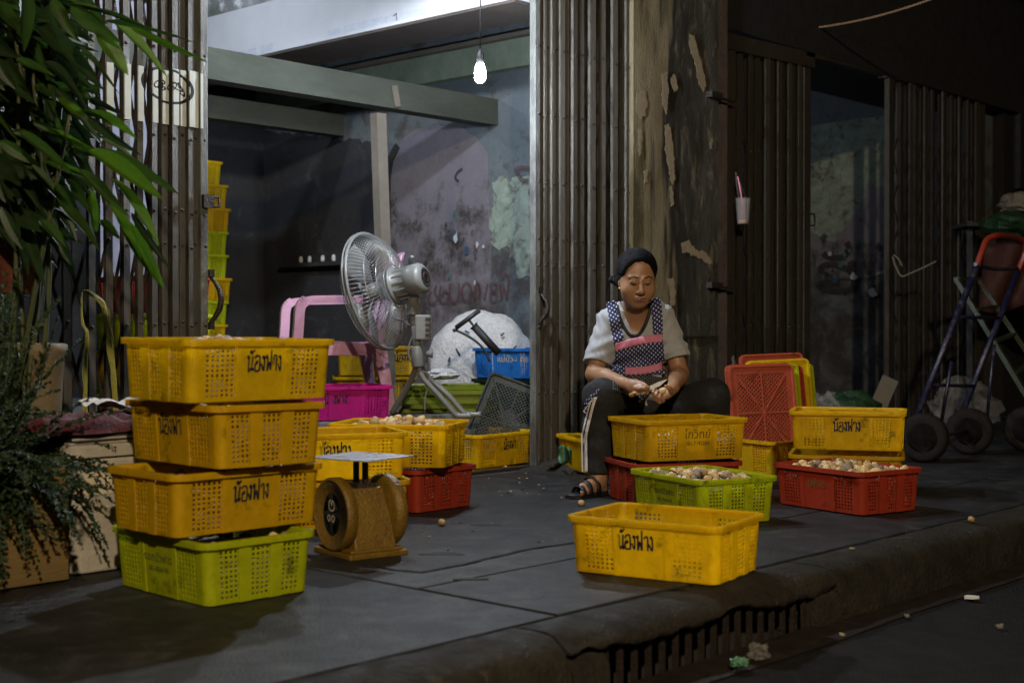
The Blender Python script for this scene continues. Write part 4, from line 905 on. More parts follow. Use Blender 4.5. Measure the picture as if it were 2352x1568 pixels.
def torso(f, g=0.):
    f.ell(J['pel'], (.165+g, .13+g, .11+g), k=.03); f.ell(J['wai'], (.140+g, .115+g, .12+g), k=.04); f.ell(J['che'], (.146+g, .105+g, .13+g), k=.04)
    f.cone(J['shL']+[.03,0,.0], J['shR']+[-.03,0,.0], .050+g, .050+g, .04); f.ell((J['che']+[.0,-.05,-.03])+[-.066,0,0], (.075+g,.07+g,.07+g), k=.03); f.ell((J['che']+[.0,-.05,-.03])+[.066,0,0], (.075+g,.07+g,.07+g), k=.03)
    f.ell(J['wai']+[0,-.055,-.03], (.13+g,.08+g,.09+g), k=.04)
    f.cone(J['shL']+[.05,0,.015], J['nek']+[-.02,.0,.015], .05+g, .05+g, .03); f.cone(J['shR']+[-.05,0,.015], J['nek']+[.02,.0,.015], .05+g, .05+g, .03)
def legs(f, g=0.):
    f.cone(J['hipL'], J['knL'], .098+g, .068+g, .03); f.cone(J['hipR'], J['knR'], .098+g, .072+g, .03); f.ell(J['pel'], (.17+g,.14+g,.11+g), k=.03)
    m = J['knL']*.62+J['anL']*.38; f.cone(J['knL'], m+[0,.02,0], .064+g, .060+g, .02); f.cone(m+[0,.02,0], J['anL'], .060+g, .040+g, .02)
    m = J['knR']*.62+J['anR']*.38; f.cone(J['knR'], m+[0,.02,0], .066+g, .060+g, .02); f.cone(m+[0,.02,0], J['anR'], .060+g, .040+g, .02)
lo, hi = (.30, 5.82, -.01), (1.12, 6.86, 1.22)
f = Field(lo, hi, .0042)
torso(f); legs(f)
f.cone(J['nek']+[0,0,-.03], H(0,.015,-.06), .062, .054, .03)
# head
f.ell(H(0,.018,.035), np.array((.080,.090,.086))*HS, Rh, .02); f.ell(H(0,-.012,-.028), np.array((.075,.072,.088))*HS, Rh, .03); f.ell(H(0,-.028,-.075), np.array((.058,.050,.046))*HS, Rh, .03)
f.ell(H(0,-.052,-.103), np.array((.026,.020,.017))*HS, Rh, .02)
for s in (-1, 1):
    f.ell(H(s*.043,-.046,-.040), np.array((.030,.026,.030))*HS, Rh, .022)                 # cheek
    f.ell(H(s*.030,-.074,.004), np.array((.0165,.011,.0105))*HS, Rh, .008)                # closed lid
    f.cone(H(s*.014,-.079,.020), H(s*.048,-.064,.022), .005*HS, .004*HS, .014)            # brow ridge
    f.ell(H(s*.013,-.092,-.042), np.array((.0095,.010,.0075))*HS, Rh, .006)               # nostril wing
    f.ell(H(s*.073,.012,-.012), np.array((.010,.019,.030))*HS, Rh, .006)                  # ear
f.cone(H(0,-.080,.006), H(0,-.100,-.032), .0075*HS, .0125*HS, .012); f.ell(H(0,-.103,-.037), np.array((.0125,.011,.010))*HS, Rh, .008)
f.cone(H(-.017,-.080,-.066), H(.017,-.080,-.066), .0075*HS, .0075*HS, .010); f.cone(H(-.014,-.079,-.077), H(.014,-.079,-.077), .0085*HS, .0085*HS, .008)
# arms
f.cone(J['shL'], J['elL'], .043, .043, .02); f.cone(J['shR'], J['elR'], .043, .043, .02)
for e, w in (('elL','wrL'), ('elR','wrR')):
    m = J[e]*.68+J[w]*.32; f.cone(J[e], m, .042, .042, .015); f.cone(m, J[w], .042, .027, .015)
# her right hand (left in the photo): back of the hand up, fingers closed round the knife handle
def chain(pts, r0, r1, k=.004):
    for i in range(len(pts)-1):
        a = r0+(r1-r0)*i/(len(pts)-1); c_ = r0+(r1-r0)*(i+1)/(len(pts)-1); f.cone(pts[i], pts[i+1], a, c_, k)
pk = LP(1467,890,6.055)
f.cone(J['wrL'], LP(1458,887,6.08), .028, .030, .012); f.cone(LP(1455,884,6.09), LP(1470,884,6.06), .025, .019, .012); f.cone(LP(1453,893,6.085), LP(1466,900,6.055), .024, .017, .012)
KN = [(1474,880,6.05),(1472,887,6.04),(1470,895,6.035),(1466,902,6.035)]
MD = [(1484,886,6.02),(1482,895,6.012),(1478,903,6.012),(1471,910,6.015)]
TP = [(1490,896,6.03),(1486,905,6.025),(1480,911,6.03),(1472,915,6.035)]
for a, c_, d in zip(KN, MD, TP): chain([LP(*a)-[.012,-.01,0], LP(*a), LP(*c_), LP(*d), LP(d[0]-3, d[1]+3, d[2]+.03)], .0105, .0078)
chain([LP(1455,890,6.07), LP(1468,893,6.02), LP(1480,892,6.0), LP(1490,891,6.015)], .013, .0085)
# her left hand: palm up, cupped under the mushroom
f.cone(J['wrR'], LP(1536,900,6.16), .027, .027, .012); f.ell(LP(1525,909,6.13), (.034,.035,.017), k=.014)
for a, c_, d, e in (((1514,906,6.10),(1502,903,6.075),(1499,892,6.075),(1503,886,6.085)), ((1514,912,6.095),(1503,911,6.065),(1501,900,6.06),(1506,892,6.07)), ((1517,917,6.09),(1508,918,6.055),(1507,907,6.045),(1511,898,6.055)), ((1522,920,6.09),(1515,923,6.055),(1515,913,6.04),(1518,905,6.05))):
    chain([LP(1526,910,6.12), LP(*a), LP(*c_), LP(*d), LP(*e)], .0112, .0076)
chain([LP(1538,905,6.15), LP(1542,898,6.11), LP(1537,890,6.08), LP(1529,887,6.075)], .0135, .0085)
# feet
def foot(an, toe, heel):
    an = np.array(an); toe = np.array(toe); heel = np.array(heel); ax = (toe-heel)/np.linalg.norm(toe-heel); sd = np.array([-ax[1], ax[0], 0])
    f.cone(an, heel+[0,0,.045], .036, .034, .02); f.cone(heel+[0,0,.032], heel+ax*.14+[0,0,.030], .030, .032, .02); f.cone(an-[0,0,.02], heel+ax*.15+[0,0,.035], .034, .026, .02)
    for k, (o, L, r) in enumerate(((.032,.205,.0125),(.015,.212,.0095),(.0,.208,.009),(-.014,.198,.0088),(-.027,.185,.0085))):
        b0 = heel+ax*.15+sd*o*.9+[0,0,.030]; f.cone(b0, heel+ax*L+sd*o*1.1+[0,0,.028], r*1.25, r, .005)
foot(J['anL'], LP(1301,1132,5.99)*[1,1,0]+[0,0,0], LP(1380,1120,6.19)*[1,1,0]); foot(J['anR'], J['anR']*[1,1,0]+[.12,-.2,0], J['anR']*[1,1,0]+[0,.04,0])
f.D[:, :, 0] = 1
BODY = f; body = fobj('body', f, 'skin', woman, 2)
# hair: cap pulled back into a low knot
f = Field(H(-.13,-.13,-.16)-.02, H(.13,.19,.15)+.03, .004)
f.ell(H(0,.022,.040), np.array((.090,.098,.093))*HS, Rh, .01); f.ell(H(0,.045,-.012), np.array((.086,.076,.086))*HS, Rh, .03)
RhT = Rh.T
def hl(X, Y, Z):
    P = np.stack([X-J['hd'][0], Y-J['hd'][1], Z-J['hd'][2]], -1)@Rh/HS; x, y, z = P[...,0], P[...,1], P[...,2]
    return -(.82*y+.57*z)+.006-.040*np.clip(np.abs(x)/.078,0,1.1)**2.6+.002*np.sin(x*210)
f.cut(hl); f.cone(H(-.055,.055,-.03), H(-.098,.07,-.02), .03, .018, .012); f.ell(H(0,.125,-.03), (.034,.030,.034), k=.02)
HAIR = f; hair = fobj('hair', f, 'hair', woman, 2)
b = MB(); rh = random.Random(5)
for k in range(95):
    th = math.radians(-100+200*k/94)+rh.uniform(-.02,.02); pts_ = []
    for i in range(15):
        ph = i/14; a = math.radians(28+118*ph+rh.uniform(-1,1)); x = .090*math.sin(th)*math.sin(a)*(1-.25*ph); y = .022-.098*math.cos(a)*1.0*abs(math.cos(th*.5))+.05*ph*ph; z = .040+.093*math.sin(a)*math.cos(th)*(1 if abs(th) < 1.57 else .6)-.03*ph*ph
        d_ = np.array([x/.090, (y-.022)/.098, (z-.040)/.093]); n_ = np.linalg.norm(d_); d_ = d_/max(n_, 1e-6)*1.012; P_h = np.array([d_[0]*.090, .022+d_[1]*.098, .040+d_[2]*.093])
        if .82*P_h[1]+.57*P_h[2] > .004-.040*min(1.1, abs(P_h[0])/.078)**2.6 and P_h[2] > -.03: pts_.append(Vector(loc2w(H(*P_h)[None])[0]))
    if len(pts_) > 3: b.tube(pts_, [.0006]+[rh.uniform(.0012,.0024)]*(len(pts_)-2)+[.0006], 5)
o = b.build('hair_strands', M['hair']); tag(o, kind='stuff'); o.parent = woman; o.matrix_parent_inverse = woman.matrix_world.inverted()
# ------------------------------------------------------------------ clothes grown from the same body
f = Field((.30,6.0,.30), (1.0,6.86,1.06), .0042); torso(f, .018)
f.cone(J['shL']+[.02,0,0], J['shL']*.28+J['elL']*.72+[-.002,-.005,0], .062, .066, .03); f.cone(J['shR']+[-.02,0,0], J['shR']*.30+J['elR']*.70+[.006,-.005,0], .062, .066, .03)
def wr(X, Y, Z): return .0045*np.sin(38*X+22*Z+9*np.sin(14*Z))*np.sin(26*Z-9*X)+.003*np.sin(70*Z+30*X+5*np.sin(30*X))
sl, (X, Y, Z) = f.region(f.lo-1, f.lo+9); f.D += wr(X, Y, Z).astype(np.float32)
def cl(X, Y, Z):
    d = np.full(X.shape, -1., np.float32)
    for s, e in (('shL','elL'), ('shR','elR')):
        a = J[s]; ax = J[e]-a; L = np.linalg.norm(ax); ax = ax/L; end = L*(.80 if s == 'shL' else .73)
        q = (X-a[0])*ax[0]+(Y-a[1])*ax[1]+(Z-a[2])*ax[2]-end
        near = ((X < J['shL'][0]+.035) if s == 'shL' else (X > J['shR'][0]-.030)); d = np.where(near, np.maximum(d, q), d)
    x0 = J['nek'][0]; zt, zb = LP(1456,684,6.4)[2], LP(1456,769,6.42)[2]; wv = .077*np.clip((Z-zb)/(zt-zb), 0, 1.4)**.62
    v = wv-np.abs(X-x0+.002); v = np.where((Z > zb) & (Y < J['nek'][1]+.01), v, -1.); d = np.maximum(d, v)
    nk = .075-np.sqrt((X-x0)**2+(Y-J['nek'][1]-.01)**2); d = np.maximum(d, np.where(Z > zt-.012, nk, -1)); d = np.maximum(d, Z-zt-.012)
    return np.maximum(d, (.37-Z))
f.cut(cl); SHIRT = f; shirt = fobj('t_shirt', f, 'shirt', woman, 1)
# hollow the sleeve ends a little: skin arm shows inside; trousers
f = Field((.30,5.9,.03), (1.14,6.86,.64), .0045); legs(f, .017); sl, (X, Y, Z) = f.region(f.lo-1, f.lo+9); f.D += (.003*np.sin(55*Z+30*X)*np.sin(40*Y+12*Z)).astype(np.float32)
za_ = LP(1370,1086,6.16)[2]; f.cut(lambda X, Y, Z: np.maximum(za_-Z, Z-.60)); PANTS = f; pants = fobj('trousers', f, 'pants', woman, 1)
# ------------------------------------------------------------------ pieces draped on the figure
FL_ = [SHIRT, PANTS, BODY]
def drape(px, py, off=.006, fields=None, t0=5.9, t1=6.8):
    ts = np.arange(t0, t1, .002); P = np.stack([(px-PCX)/PF*ts, ts, CAMZ-(py-PCY)/PF*ts], 1); best = None
    for q in (fields or FL_):
        I = np.round((P-q.lo)/q.h).astype(int); ok = ((I >= 0) & (I < q.n)).all(1); I = np.clip(I, 0, q.n-1)
        w = np.nonzero(ok & (q.D[I[:,0], I[:,1], I[:,2]] < 0))[0]
        if len(w) and (best is None or ts[w[0]] < best): best = ts[w[0]]
    return None if best is None else LP(px, py, best-off)
def cloth_grid(name, fn, nu, nv, m, off, uvs=(1, 1), fields=None, thick=.003, smooth=2, t0=5.9, t1=6.8, sag=None):
    """fn(u,v) -> photo pixel; projected on the figure"""
    A = np.full((nu+1, nv+1), np.nan)
    PXY = [[fn(i/nu, j/nv) for j in range(nv+1)] for i in range(nu+1)]
    for i in range(nu+1):
        for j in range(nv+1):
            p = drape(*PXY[i][j], off, fields, t0, t1)
            if p is not None: A[i, j] = p[1]
    mean = np.nanmean(A); 
    for _ in range(60):
        bad = np.isnan(A)
        if not bad.any(): break
        P = np.pad(A, 1, constant_values=np.nan); st = np.stack([P[:-2,1:-1], P[2:,1:-1], P[1:-1,:-2], P[1:-1,2:]])
        with np.errstate(all='ignore'):
            import warnings
            with warnings.catch_warnings(): warnings.simplefilter('ignore'); mv = np.nanmean(st, 0)
        A[bad] = mv[bad]
    for _ in range(smooth):
        P = np.pad(A, 1, mode='edge'); A = np.minimum(A, .5*A+.125*(P[:-2,1:-1]+P[2:,1:-1]+P[1:-1,:-2]+P[1:-1,2:]))
    V = np.array([LP(*PXY[i][j], A[i, j]) for i in range(nu+1) for j in range(nv+1)]); n = nv+1
    Fc = [(i*n+j, (i+1)*n+j, (i+1)*n+j+1, i*n+j+1) for i in range(nu) for j in range(nv)]
    me = bpy.data.meshes.new(name); me.from_pydata(loc2w(V).tolist(), [], Fc); me.polygons.foreach_set('use_smooth', [True]*len(Fc)); me.materials.append(M[m])
    uv = me.uv_layers.new(name='uv')
    for l in me.loops: i, j = divmod(l.vertex_index, n); uv.data[l.index].uv = (i/nu*uvs[0], j/nv*uvs[1])
    o = obj(name, me); o.parent = woman; o.matrix_parent_inverse = woman.matrix_world.inverted(); mod_solid(o, thick); return o
def dots(name, base, dot, rad=.21):
    m = mat(name, base, .85, tuple(q*.7 for q in base), 20, .5, .2, .1, .3, 200); nt = m.node_tree; N = nt.nodes; L = nt.links; uvn = N.new('ShaderNodeUVMap'); uvn.uv_map = 'uv'; sp = N.new('ShaderNodeSeparateXYZ'); L.new(uvn.outputs[0], sp.inputs[0])
    def mt(op, a, b_=0.):
        n = N.new('ShaderNodeMath'); n.operation = op
        for i, q in enumerate((a, b_)):
            if hasattr(q, 'is_output'): L.new(q, n.inputs[i])
            else: n.inputs[i].default_value = q
        return n.outputs[0]
    a = mt('ADD', sp.outputs[0], sp.outputs[1]); c_ = mt('SUBTRACT', sp.outputs[0], sp.outputs[1]); fa = mt('SUBTRACT', mt('FRACT', mt('ADD', a, 100.)), .5); fb = mt('SUBTRACT', mt('FRACT', mt('ADD', c_, 100.)), .5)
    r = mt('LESS_THAN', mt('SQRT', mt('ADD', mt('MULTIPLY', fa, fa), mt('MULTIPLY', fb, fb))), rad)
    mx = N.new('ShaderNodeMix'); mx.data_type = 'RGBA'; L.new(r, mx.inputs[0]); pb = N['Principled BSDF']; L.new(pb.inputs['Base Color'].links[0].from_socket, mx.inputs[6]); mx.inputs[7].default_value = (*dot, 1); L.new(mx.outputs[2], pb.inputs['Base Color']); return m
M['dots'] = dots('navy_polka_dot', (.016,.022,.10), (.55,.58,.66)); M['dotsd'] = dots('black_polka_dot', (.010,.010,.016), (.40,.38,.38), .15); M['dotsl'] = dots('blue_polka_dot', (.05,.10,.32), (.6,.65,.75))
def strap(p0, p1, p2, w0, w1):
    def fn(u, v):
        a = (1-v)**2; b_ = 2*v*(1-v); c_ = v*v; w = w0+(w1-w0)*v; return (a*p0[0]+b_*p1[0]+c_*p2[0]+(u-.5)*w, a*p0[1]+b_*p1[1]+c_*p2[1]-(u-.5)*6)
    return fn
cloth_grid('apron_strap', strap((1404,692),(1411,740),(1424,792), 23, 24), 6, 30, 'dots', .009, (2.2, 9.5), [SHIRT, BODY])
cloth_grid('apron_strap', strap((1504,686),(1512,730),(1511,772), 25, 22), 6, 30, 'dots', .009, (2.2, 8.2), [SHIRT, BODY])
def bib(u, v):
    yt = 790-22*u-4*math.sin(u*3.1); yb = 868+4*math.sin(u*6)-6*u; return (1413+u*108+v*(4+u*8-4)*1.2, yt+(yb-yt)*v)
ap_ = cloth_grid('apron', bib, 36, 30, 'dots', .010, (11.5, 9), [SHIRT, PANTS], smooth=6)
cloth_grid('apron_band', lambda u, v: (1413+u*108, 789-22*u-4*math.sin(u*3.1)+v*(18+1.2*math.sin(u*60))), 60, 5, 'pinktrim', .015, fields=[SHIRT, PANTS], smooth=6)
cloth_grid('apron_band', lambda u, v: (1436+u*93, 843-14*u+5*math.sin(u*3.1)+v*(17+1.2*math.sin(u*55))), 50, 5, 'pinktrim', .016, fields=[SHIRT, PANTS], smooth=6)
cloth_grid('apron_flap', lambda u, v: (1401+u*22+v*3, 839+v*13-u*2), 8, 6, 'dotsl', .016, (2, 1.2), [SHIRT, PANTS])
cloth_grid('apron_skirt', lambda u, v: (1408+u*128, 862+4*math.sin(u*9)+v*(34+26*math.exp(-((u-.45)/.2)**2))), 40, 24, 'dotsd', .012, (14, 8), [SHIRT, PANTS], smooth=8)
cloth_grid('apron_corner', lambda u, v: (1447+u*46*(1-.45*v)+v*8, 905+v*(44-26*abs(u-.5)*2)), 14, 14, 'dotsd', .03, (4, 4), [SHIRT, PANTS, BODY], smooth=12)
cloth_grid('apron_hem', lambda u, v: (1342+u*34, 922-u*30+v*(13-6*u)), 12, 6, 'dots', .012, (3, 1.4), [PANTS, SHIRT], t1=6.7)
# V-neck trim and trouser stripes
vn = [(1417,684),(1419,700),(1424,722),(1433,746),(1446,765),(1456,770),(1467,765),(1479,746),(1488,722),(1493,702),(1496,686)]
pts = []
for p in spline([Vector((a, b_, 0)) for a, b_ in vn], 5):
    q = drape(p.x+(2 if p.x > 1456 else -2), p.y+2, .004, [SHIRT]) 
    if q is None: q = drape(p.x, p.y, .008, [BODY])
    if q is not None: pts.append(q)
pts = [sum(pts[max(0,i-2):i+3])/len(pts[max(0,i-2):i+3]) for i in range(len(pts))]
b = MB(); b.tube([Vector(v) for v in loc2w(np.array(pts))], .0085, 8); o = b.build('collar_trim', M['trim'], None); o.parent = woman; o.matrix_parent_inverse = woman.matrix_world.inverted()
for dx, w in ((0, 6.5), (-8.5, 3.5)):
    def sfn(u, v, dx=dx, w=w):
        y = 912+v*172; x = 1369-24*min(1, v*1.9)**.8+4*max(0, v-.6); return (x+dx+(u-.5)*w, y)
    cloth_grid('trouser_stripe', sfn, 3, 50, 'stripe', .006, fields=[PANTS], thick=.0015, smooth=3)
for k in range(4):
    cloth_grid('trouser_print', lambda u, v, k=k: (1361-k*3.2+6*math.sin(v*3.1+k)-4+(u-.5)*3.4, 908+k*10+v*11), 2, 8, 'stripe', .006, fields=[PANTS], thick=.0015)
# face details
def on(p): return p
def tubew(name, pts, r, m, n=8):
    b = MB(); b.tube([Vector(v) for v in loc2w(np.array(pts))], r, n); o = b.build(name, M[m]); o.parent = woman; o.matrix_parent_inverse = woman.matrix_world.inverted(); return o
def facept(x, z, off=.0015):
    """point of the face in front of head-local (x, z)"""
    for y in np.arange(-.14, .05, .001):
        p = H(x, y, z)
        if BODY.sample(p) < 0: return H(x, y-off, z)
    return H(x, -.08, z)
for s in (-1, 1):
    tubew('eyebrow', [facept(s*q, z_, .0022) for q, z_ in ((.013,.0215),(.022,.0255),(.032,.027),(.042,.0245),(.050,.019))], [.002,.0036,.0038,.003,.0014], 'brow', 6)
    tubew('eyelash', [facept(s*q, z_, .0024) for q, z_ in ((.016,-.0035),(.023,-.0065),(.031,-.0075),(.039,-.006),(.046,-.002))], [.0012,.0024,.0027,.0026,.0012], 'brow', 6)
    tubew('lid_crease', [facept(s*q, z_, .0016) for q, z_ in ((.018,.0085),(.025,.012),(.032,.0125),(.040,.0105),(.046,.005))], [.0005,.0009,.0009,.0009,.0005], 'brow', 5)
tubew('lip_line', [facept(q, z_, .0036) for q, z_ in ((-.022,-.071),(-.012,-.0705),(0,-.0718),(.012,-.0705),(.022,-.071))], [.0006,.0013,.0014,.0013,.0006], 'brow', 6)
def lipg(zt, zb, nm):
    V = []; Fc = []; n = 12
    for i in range(n+1):
        u = -1+2*i/n; x = .022*u; w = 1-u*u
        for j in range(4):
            z_ = -.0712+(zt*w if nm else zb*w)*j/3; V.append(facept(x, z_, .0026+.0012*w))
    me = bpy.data.meshes.new('lip'); me.from_pydata(loc2w(np.array(V)).tolist(), [], [(i*4+j, (i+1)*4+j, (i+1)*4+j+1, i*4+j+1) for i in range(n) for j in range(3)]); me.materials.append(M['lip']); me.polygons.foreach_set('use_smooth', [True]*len(me.polygons)); o = obj('lip', me); o.parent = woman; o.matrix_parent_inverse = woman.matrix_world.inverted()
lipg(.0095, 0, 1); lipg(0, -.0115, 0)
b = MB(); p = H(-.076,.004,-.044); b.lathe([(.0005,-.005),(.004,-.003),(.005,0),(.004,.003),(.0005,.005)], 10, Matrix.Translation(Vector(loc2w(p[None])[0]))); o = b.build('earring', M['pearl']); o.parent = woman; o.matrix_parent_inverse = woman.matrix_world.inverted()
# sandals
def sandal(heel, toe, name='sandal'):
    h = Vector(loc2w(np.array(heel)[None])[0]); t = Vector(loc2w(np.array(toe)[None])[0]); h.z = t.z = 0; ax = (t-h).normalized(); sd = Vector((-ax.y, ax.x, 0)); e = empty('sandal', h); e.parent = woman; e.matrix_parent_inverse = woman.matrix_world.inverted()
    outl_ = [(-.03,-.024),(-.012,-.036),(.05,-.037),(.11,-.038),(.16,-.047),(.20,-.046),(.228,-.03),(.238,0),(.232,.026),(.205,.042),(.15,.045),(.09,.037),(.03,.036),(-.012,.034),(-.03,.02)]
    Q = Matrix((ax, sd, Vector((0,0,1)))).transposed().to_4x4(); b = MB(); b.prism([p for p in outl_], .004, .024, Q, .003); b.build('sole', M['sandal'], e)
    for x0, lean, hgt, w in ((.165,-.012,.058,.026),(.122,-.008,.076,.026),(.078,.004,.094,.026)):
        b = MB(); L = []
        for k in range(11):
            a = math.pi*k/10; y = -.046*math.cos(a); z = .018+(hgt-.018)*math.sin(a)**.75
            for q in (-w/2, w/2): L.append(Q @ Vector((x0+q+lean*math.cos(a)*1.5, y, z-.1*(q+w/2))))
        b.add(L, [(2*k, 2*k+1, 2*k+3, 2*k+2) for k in range(10)], True); mod_solid(b.build('sandal_strap', M['sandal'], e), .005)
sandal(LP(1380,1120,6.19)*[1,1,0], LP(1301,1132,5.99)*[1,1,0]); sandal(J['anR']*[1,1,0]+[0,.04,0], J['anR']*[1,1,0]+[.12,-.2,0])
# knife and the mushroom she is peeling, stool
kn = empty('knife', Vector(loc2w(LP(1490,892,6.03)[None])[0]), 0, 'small paring knife with a bright blade in the hand of the woman', 'knife'); bpy.context.view_layer.update()
def Wp(x, y, t): return Vector(loc2w(LP(x, y, t)[None])[0])-kn.location
b = MB(); a0, a1, a2, a3, a4 = Wp(1489,897,6.02), Wp(1489,888,6.02), Wp(1512,877,6.03), Wp(1534,870,6.04), Wp(1516,886,6.03); e_ = Vector((FW[0],FW[1],0))*.002
b.add([a0-e_,a4-e_,a3,a2-e_,a1-e_,a0+e_,a4+e_,a2+e_,a1+e_], [(0,1,2,3,4),(5,8,7,2,6),(0,5,6,1),(1,6,2),(2,7,3),(3,7,8,4),(4,8,5,0)]); b.build('blade', M['blade_steel'], kn)
b = MB(); b.tube([Wp(1446,908,6.045), Wp(1455,905,6.04), Wp(1475,899,6.03), Wp(1491,892,6.02)], [.009,.011,.0105,.009], 10); b.build('knife_handle', M['handle'], kn)
p = Vector(loc2w(LP(1523,897,6.075)[None])[0]); o = mushroom(p, .019, EGG, 'half-peeled mushroom held in the left hand of the woman', None, 'mushpale'); o.rotation_euler = (1.2,.3,.2)
b = MB(); sp_ = to_w(.60, 6.66, 0); st = empty('low_stool', sp_, AL, 'low dark stool under the seated woman', 'stool')
b.box((0,0,.225), (.30,.28,.03)); mod_bevel(b.build('stool_seat', M['dull'], st), .008)
for sx_ in (-1,1):
    for sy_ in (-1,1):
        b = MB(); b.bar((sx_*.12, sy_*.11, .21), (sx_*.13, sy_*.12, .0), .03, .03); b.build('leg', M['dull'], st)
# ================================================================== weighing scale
sc0 = G(828, 1272); sa = math.atan2(.19, -.98)     # dial looks along this heading
ws = empty('weighing_scale', sc0, sa, 'rusty ochre dial scale with a steel pan beside the crate stack', 'scale')
b = MB(); V = []
for z, hx, hy in ((.018,.080,.105),(.06,.078,.096),(.19,.066,.058),(.228,.060,.048)): V += [(-hx,-hy,z),(hx,-hy,z),(hx,hy,z),(-hx,hy,z)]
b.add(V, [(4*k+i, 4*k+(i+1) % 4, 4*k+4+(i+1) % 4, 4*k+4+i) for k in range(3) for i in range(4)]+[(3,2,1,0),(12,13,14,15)]); mod_bevel(b.build('scale_body', M['scale'], ws), .006, 3)
b = MB(); b.box((0,0,.012), (.225,.25,.018)); b.box((0,0,.026), (.20,.225,.012)); mod_bevel(b.build('scale_foot', M['scale'], ws), .004)
for s in (1, -1):
    Q = Matrix.Translation((s*.090,0,.142)) @ Matrix.Rotation(math.pi/2*s, 4, 'Y'); e = empty('dial', (0,0,0)); e.parent = ws
    b = MB(); b.lathe([(.108,-.02),(.122,-.012),(.123,.018),(.118,.026),(.112,.026),(.110,.020)], 40, Q); b.build('bezel', M['scale'], e)
    b = MB(); b.lathe([(.001,.0195),(.111,.0195)], 40, Q); b.build('dial_face', M['dial'], e)
    b = MB(); b.lathe([(.001,.0205),(.068,.0205)], 32, Q @ Matrix.Diagonal((1.05,.85,1,1))); b.build('dial_centre', M['dialmid'], e)
    b = MB()
    for k in range(60):
        a = 2*math.pi*k/60; L_ = .014 if k % 5 == 0 else .007; b.bar(Q @ Vector((.106*math.cos(a), .106*math.sin(a), .0208)), Q @ Vector(((.106-L_)*math.cos(a), (.106-L_)*math.sin(a), .0208)), .0018, .0006)
    tag(b.build('dial_ticks', M['ink'], e), kind='stuff')
    b = MB(); b.bar(Q @ Vector((0,-.02,.0225)), Q @ Vector((-.03,.09,.0225)), .004, .001); b.build('needle', M['iron'], e)
    b = MB()
    for g in ([(-.018,.02),(-.016,.042),(-.004,.046),(.0,.03),(.006,.046),(.016,.04),(.018,.02),(.0,.012),(-.018,.02)], [(-.028,-.012),(-.018,-.002),(-.008,-.012),(-.018,-.024),(-.028,-.012)], [(.0,-.012),(.01,-.002),(.02,-.012),(.01,-.024),(0,-.012)]):
        ribbon(b, spline([Q @ Vector((-y if s > 0 else y, x, .0215)) for x, y in g], 4), .004, Q.to_3x3() @ Vector((0,0,1)))
    b.build('dial_emblem', M['paper'], e)
b = MB(); b.box((0,0,.231), (.075,.085,.02)); b.build('scale_neck', M['iron'], ws)
for s in (1,-1): b = MB(); b.bar((0, s*.03, .235), (0, s*.03, .325), .016, .014); b.build('pan_post', M['iron'], ws)
b = MB(); b.prism(rrect(.125,.135,.008,2), .326, .3295, Matrix.Rotation(.35, 4, 'Z')); pn = b.build('pan', M['steel'], ws)
# ================================================================== standing fan
FT = 7.25; fb = T(975, 835, FT); FN = empty('stand_fan', (fb.x+.05, fb.y+.02, .28), 0, 'grey standing fan with wire guard seen from behind in the doorway', 'fan'); bpy.context.view_layer.update()
def Fp(x, y, t=FT): return T(x, y, t)-FN.location
ax = Vector((-.90*RT[0]+.37*FW[0], -.90*RT[1]+.37*FW[1], -.23)).normalized(); fc = Fp(866, 668, FT+.05)
u_ = ax.cross(Vector((0,0,1))).normalized(); v_ = u_.cross(ax).normalized(); Qf = Matrix((u_, v_, ax)).transposed().to_4x4(); Qf.translation = fc
RG = .318
def ringpts(r, z, n=48): return [Qf @ Vector((r*math.cos(2*math.pi*k/n), r*math.sin(2*math.pi*k/n), z)) for k in range(n)]
gd = empty('fan_guard', (0,0,0)); gd.parent = FN
b = MB(); b.tube(ringpts(RG, 0), .009, 8, closed=True); b.tube(ringpts(RG, .022), .006, 6, closed=True); b.build('guard_ring', M['fangrey'], gd)
b = MB()
for k in range(84):
    a = 2*math.pi*k/84; c_, s_ = math.cos(a), math.sin(a); b.tube([Qf @ Vector((r*c_, r*s_, z)) for r, z in ((.07,-.105),(.12,-.112),(.19,-.105),(.26,-.075),(.305,-.03),(RG,0))], .0016, 4, False)
tag(b.build('rear_wires', M['fanwire'], gd), kind='stuff')
b = MB()
for k in range(84):
    a = 2*math.pi*(k+.5)/84; c_, s_ = math.cos(a), math.sin(a); b.tube([Qf @ Vector((r*c_, r*s_, z)) for r, z in ((.05,.115),(.14,.110),(.23,.085),(.29,.05),(RG,.022))], .0016, 4, False)
tag(b.build('front_wires', M['fanwire'], gd), kind='stuff')
b = MB()
for r, z in ((.12,-.112),(.19,-.105),(.26,-.075)): b.tube(ringpts(r, z), .0022, 5, closed=True)
for r, z in ((.12,.112),(.23,.085)): b.tube(ringpts(r, z), .0022, 5, closed=True)
b.build('guard_hoops', M['fanwire'], gd)
for k in range(3):
    b = MB(); V = []; n = 8
    for i in range(n+1):
        r = .05+.235*i/n; wd = .55+.42*math.sin(math.pi*min(1, i/n*1.05))
        for j in range(7): a = k*2*math.pi/3+.25*i/n+wd*(j/6-.5); V.append(Qf @ Vector((r*math.cos(a), r*math.sin(a), .03+.05*(j/6-.5))))
    b.add(V, [(i*7+j, (i+1)*7+j, (i+1)*7+j+1, i*7+j+1) for i in range(n) for j in range(6)], True); mod_solid(b.build('fan_blade', M['blade'], FN), .003)
b = MB(); b.lathe([(.001,.07),(.04,.068),(.05,.05),(.052,.0),(.03,-.02)], 20, Qf); b.build('fan_hub', M['fangrey'], FN)
mo = empty('motor', (0,0,0)); mo.parent = FN
